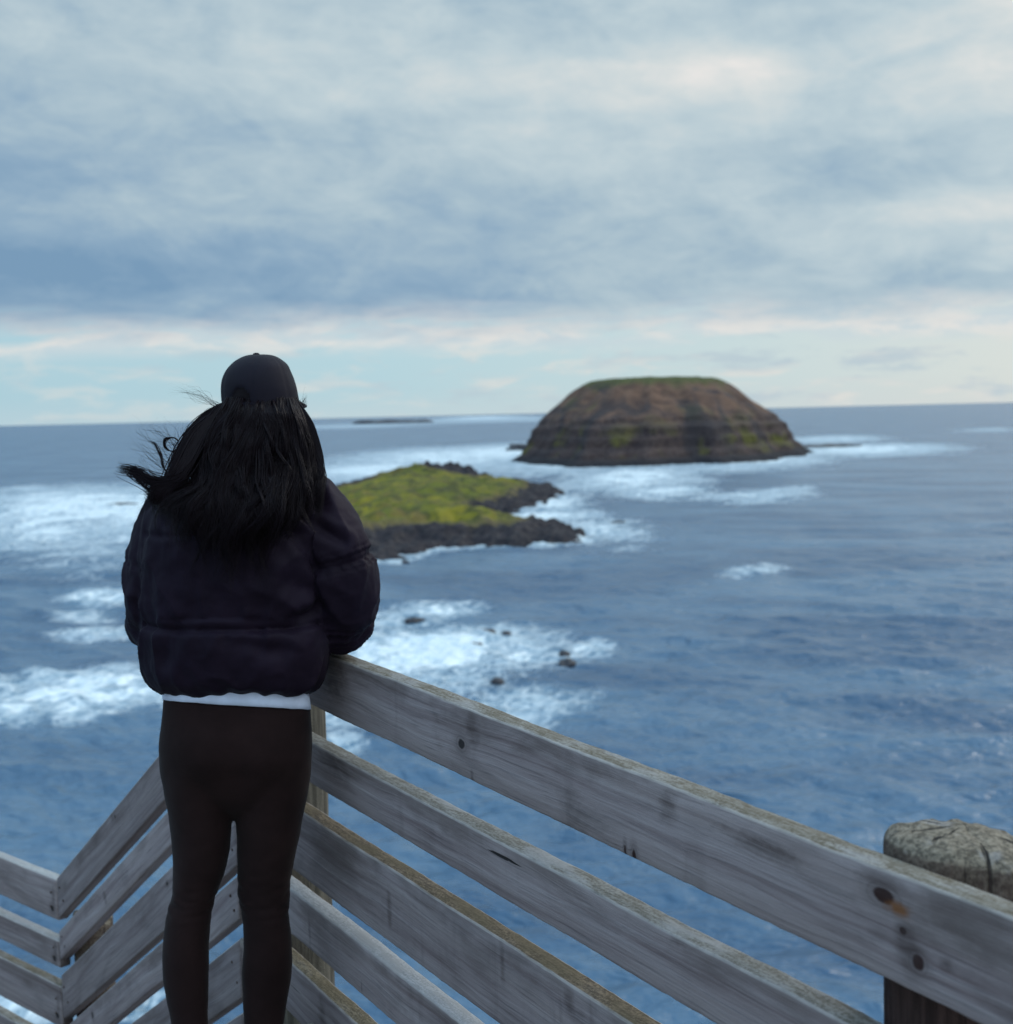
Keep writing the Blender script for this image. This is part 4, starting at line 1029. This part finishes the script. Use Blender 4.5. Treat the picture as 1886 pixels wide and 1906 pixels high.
def strap():
    bm = bmesh.new(); a0 = math.atan2(-FD.y, -FD.x); rings = []
    for i in range(25):
        a = a0 + (i / 24 - .5) * .95; rg = []
        for dy_, dr in ((-5.5, .0), (-5.5, .0022), (5.5, .0022), (5.5, .0)):
            h = 73.0 / 806; c = B(487, 751 - 4.0 * math.sin(a) + dy_, .025)
            rg.append(c + Vector((math.cos(a) * (h + dr + .001), math.sin(a) * (h * 1.16 + dr + .001), 0)))
        rings.append(rg)
    loft(bm, rings); bmesh.ops.recalc_face_normals(bm, faces=bm.faces)
    me = bpy.data.meshes.new('strap'); bm.to_mesh(me); bm.free(); return me
link('strap', strap(), M_CAP, cp)
def brim():
    bm = bmesh.new(); rings = []
    c0 = B(486, 748, .025)
    for i in range(21):
        a = (i / 20 - .5) * 1.7; dirv = FD * math.cos(a) + FR * math.sin(a); ext = .066 * max(.0, math.cos(a * 1.8)) ** .6; rg = []
        for u, dz in ((0, 0), (.5, .004), (1, -.002), (1, -.005), (.5, .001), (0, -.003)):
            rg.append(c0 + dirv * (.085 + FD.y * .006 + u * ext) + UPV * (dz - .022 * abs(math.sin(a)) ** 2 * u))
        rings.append(rg)
    loft(bm, rings); bmesh.ops.recalc_face_normals(bm, faces=bm.faces)
    me = bpy.data.meshes.new('brim'); bm.to_mesh(me); bm.free(); smooth(me); return me
link('brim', brim(), M_CAP, cp)

# --- hair: a soft core and many separate locks blown to the left
def back_y(py):                       # depth of the jacket's back (or the head) at this height
    return float(np.interp(py, [690, 745, 800, 850, 880, 905, 950, 990, 1060], [-.074, -.082, -.088, -.10, -.112, -.130, -.158, -.172, -.176]))
def hair_mesh():
    V, Q = [], []
    def strand(ctrl, r0, r1, n=22, sides=5, jit=0.0):
        c = catmull(ctrl, n); sd0 = random.random() * 50; pts = []
        for i, p in enumerate(c):
            u = i / (n - 1)
            q = B(p[0], p[1], p[2])
            if jit: q += Vector((mn.noise(Vector((u * 3.0 + sd0, sd0, 0))), .5 * mn.noise(Vector((u * 3.0, sd0, 7))), .5 * mn.noise(Vector((sd0, u * 3.0, 3))))) * jit * u
            pts.append(q)
        base_i = len(V)
        for i, p in enumerate(pts):
            tg = (pts[min(i + 1, n - 1)] - pts[max(i - 1, 0)]).normalized(); s1 = tg.cross(Vector((0, 1, 0)))
            if s1.length < .05: s1 = tg.cross(Vector((0, 0, 1)))
            s1.normalize(); s2 = tg.cross(s1); u = i / (n - 1)
            rad = (r0 + (r1 - r0) * u) * (1 if u < .75 else max(.12, (1 - u) / .25))
            for k in range(sides):
                a = 2 * math.pi * k / sides; V.append(p + s1 * (rad * math.cos(a)) + s2 * (rad * math.sin(a)))
        for i in range(n - 1):
            for k in range(sides):
                k2 = (k + 1) % sides; Q.append((base_i + i * sides + k, base_i + i * sides + k2, base_i + (i + 1) * sides + k2, base_i + (i + 1) * sides + k))
    G = random.gauss
    def lerp(a, b, f): return a + (b - a) * f
    def left(py): return float(np.interp(py, [750, 766, 788, 850, 894, 930, 970, 1010], [416, 404, 388, 362, 348, 322, 314, 340]))
    def right(py): return float(np.interp(py, [750, 795, 850, 887, 953, 979, 1010], [560, 574, 582, 586, 574, 556, 525]))
    # main fall: strands follow a shared wavy flow, so that neighbours bunch into locks
    def flow(x, y, sd_):
        return mn.noise(Vector((x * .011, y * .0085, sd_))), mn.noise(Vector((x * .030, y * .017, sd_ + 9))), mn.noise(Vector((x * .016, y * .011, sd_ + 21)))
    for lock in range(330):
        f = (lock + random.random()) / 330; layer = random.randint(0, 4); sd_ = layer * 3.7
        end = float(np.interp(f, [0, .15, .5, .8, 1], [945, 985, 1018, 1000, 955])) + G(0, 34) - (40 if random.random() < .25 else 0)
        lay = layer * .009; blow = G(8, 14); spread = random.uniform(.010, .034); ph = random.random() * 6.3; am = abs(G(0, 5)) + 1; fr = random.uniform(5, 9)
        tip = G(0, 12)
        for s in range(14):
            df = G(0, spread); ctrl = []; e2_ = end + G(0, 14)
            ys = [739 + G(0, 2), 766, 795, 828, 862, 896, lerp(896, e2_, .36), lerp(896, e2_, .70), e2_]
            for i, y in enumerate(ys):
                u = i / 8; ff = max(0.0, min(1.0, f + df * (1 - .75 * u)))
                x = lerp(left(y), right(y), ff)
                n1, n2, n3 = flow(x, y + lock % 3 * 7, sd_)
                k = min(1, u * 1.5)
                x += (50 * n1 + 26 * n2) * k * (1 - .6 * max(0, 2 * ff - 1) ** 2) + am * math.sin(ph + u * fr) * u - blow * u * u + tip * u ** 4
                x = min(x, right(y) + 8)
                if i == 0: x = lerp(423, 548, ff)
                edge = (2 * ff - 1)
                dep = back_y(y) * math.sqrt(max(.02, 1 - min(1, abs(edge)) ** 3.0)) - lay * k - .008 - .042 * k * (n3 + .25) + G(0, .0015)
                if i == 0: dep = -.050 * math.sqrt(max(.02, 1 - edge * edge))
                ctrl.append((x, y, dep))
            strand(ctrl, .00085, .0004, 30, 4, .009)
    # the lock flying off to the left
    for s in range(110):
        g = G(0, 1); g2 = G(0, 1)
        strand([(425 + G(0, 8), 752, -.06), (378 + g * 9, 800, -.09), (345 + g * 9, 860, -.12), (322 + g * 8, 895 + g2 * 5, -.13), (292 + g * 7, 902 + g2 * 9, -.13), (262 + G(0, 5), 886 + g2 * 8, -.12), (238 + G(0, 9), 874 + g2 * 5 + g * 2, -.11), (217 + abs(G(0, 14)), 872 + g2 * 6 + G(0, 3), -.10)], .0011, .0005, 26, 4, .010)
    for s in range(80):
        g = G(0, 1)
        strand([(420 + G(0, 8), 755, -.05), (372 + g * 10, 800, -.08), (336 + g * 10, 860, -.11), (312 + g * 8, 905, -.13), (295 + g * 7, 925 + G(0, 8), -.13), (281 + G(0, 7), 922 + G(0, 12), -.12), (272 + G(0, 8), 902 + G(0, 14), -.11)], .0012, .0005, 22, 4, .012)
    # loose locks standing off the left side with gaps between
    for lk in range(40):
        o1 = random.uniform(-6, 20); o2 = random.uniform(-4, 30); ph = random.random() * 6.3; ye = random.uniform(870, 960); am = random.uniform(2, 9)
        for s in range(random.randint(4, 13)):
            g = G(0, 1.5)
            strand([(418 + g, 753 + g, -.055), (402 - o1 * .5 + g, 764 + g, -.06), (378 - o1 * .9 + g, 787 + g, -.065), (360 - o1 - am * math.sin(ph) * .5 + g, 815 + g, -.075), (346 - o2 * .8 + am * math.sin(ph + 1.4) + g, 848 + g, -.09), (334 - o2 * .6 + am * math.sin(ph + 2.8) + 1.5 * g, lerp(848, ye, .55), -.11), (326 - o2 * .3 + am * math.sin(ph + 4.2) + 2 * g, ye + G(0, 6), -.13)], .0010, .0004, 26, 4, .008)
    # stray curls on the left
    for s in range(26):
        g = G(0, 1.2)
        strand([(412, 762, -.04), (372 + g, 782 + g, -.05), (350 + g, 815, -.06), (344 + g, 838 + g, -.06), (328 + g, 842 + g, -.06), (308 + g, 834, -.06), (307 + g, 819 + g, -.06), (319 + g, 814, -.06), (330 + g, 819 + g, -.06), (331, 830 + g, -.06)], .0008, .0004, 34, 4, .004)
        strand([(400, 790, -.06), (345 + g, 850, -.08), (322 + g, 882, -.09), (305 + g, 872 + g, -.09), (300 + g, 850, -.08), (290 + g, 828 + G(0, 2), -.07), (281 + G(0, 3), 822 + G(0, 3), -.06)], .0007, .0004, 26, 4, .004)
    for s in range(120):
        x1 = random.uniform(250, 345); y1 = random.uniform(790, 890)
        strand([(415, 765 + G(0, 5), -.05), (375 + G(0, 10), 800 + G(0, 10), -.06), (345 + G(0, 10), 845 + G(0, 15), -.07), ((345 + x1) / 2, y1 + 25 + G(0, 10), -.07), (x1, y1, -.06), (x1 + 5 + G(0, 12), y1 - 12 + G(0, 8), -.05)], .0005, .0002, 26, 3, .025)
    # wispy hairs lifted at the cap's sides
    for s in range(22):
        strand([(418, 760, -.02), (400 + G(0, 4), 752 + G(0, 4), -.02), (372 + G(0, 8), 738 + G(0, 6), -.02), (random.uniform(310, 350), random.uniform(712, 740), -.02)], .00032, .00014, 16, 3, .02)
    for s in range(16):
        g = G(0, 1)
        strand([(555 + G(0, 2), 745, -.01), (562 + g * 2, 756 + G(0, 4), -.01), (566 + G(0, 3), 748 + G(0, 5), -.01), (569 + G(0, 3), 738 + G(0, 7), -.01)], .0004, .0002, 12, 3, .008)
    # separate locks down the right side
    for lk in range(12):
        off = G(0, 7); ph = random.random() * 6
        for s in range(14):
            g = G(0, 1.3)
            strand([(552 + g, 748, -.02), (566 + off * .3 + g, 770, -.04), (578 + off * .6 + g, 800, -.05), (587 + off * .7 + 3 * math.sin(ph) + g, 840, -.06), (594 + off * .6 + g, 872, -.08), (598 + off * .3 + 2 * g, 892 + G(0, 3), -.10), (592 + off * .4 + 2 * g, 925 + G(0, 12), -.13), (584 + off + 3 * g, 958 + G(0, 14), -.14)], .0010, .0005, 22, 4, .006)
    # wavy locks across the top of the back
    for lk in range(45):
        x0 = random.uniform(425, 545); ph = random.random() * 6; dx = G(-22, 24); y1 = random.uniform(890, 1015); am = random.uniform(6, 18)
        for s in range(12):
            g = G(0, 1.6); ctrl = []
            for i in range(9):
                u = i / 8; y = lerp(742, y1, u); ex = abs(x0 - 485) / 75; ctrl.append((x0 + (x0 - 485) * .45 * min(1, u * 2) + dx * u + am * math.sin(ph + u * 8) * u * 1.2 + g * (1 + u), y + g, (back_y(y) - .008) * math.sqrt(max(.1, 1 - ex ** 3 * .8)) * (.75 if i == 0 else 1) - .030 * min(1, u * 2.2) - .014 * math.sin(ph + u * 8 + 1) * u + G(0, .0015)))
            strand(ctrl, .0011, .0005, 28, 4, .006)
    me = from_np('hair', np.array([tuple(v) for v in V]), np.array(Q))
    smooth(me)
    # soft core so that no daylight shows through the fall
    bm = bmesh.new(); rr = [(752, 428, 545, .066, .02), (768, 418, 558, .074, .02), (800, 408, 566, .080, .02), (850, 386, 574, .095, .03), (890, 370, 578, .118, .05), (930, 345, 566, .142, .05), (965, 345, 550, .150, .05)]
    loft(bm, [ring(p[0], p[1], p[2], p[3], p[4], 40, 2.2) for p in catmull(rr, 30)])
    core = remesh(bm, .006, 3, 'core')
    displace(core, lambda p, n: .006 * mn.noise(Vector((p.x * 60, p.y * 60, p.z * 7))) + .004 * mn.noise(Vector((p.x * 25, p.y * 25, p.z * 5))))
    b2 = bmesh.new(); b2.from_mesh(me); b2.from_mesh(core); b2.to_mesh(me); b2.free(); bpy.data.meshes.remove(core); smooth(me)
    return me
hr = link('hair', hair_mesh(), M_HAIR, person); hr['label'] = 'long black hair blown to the left'
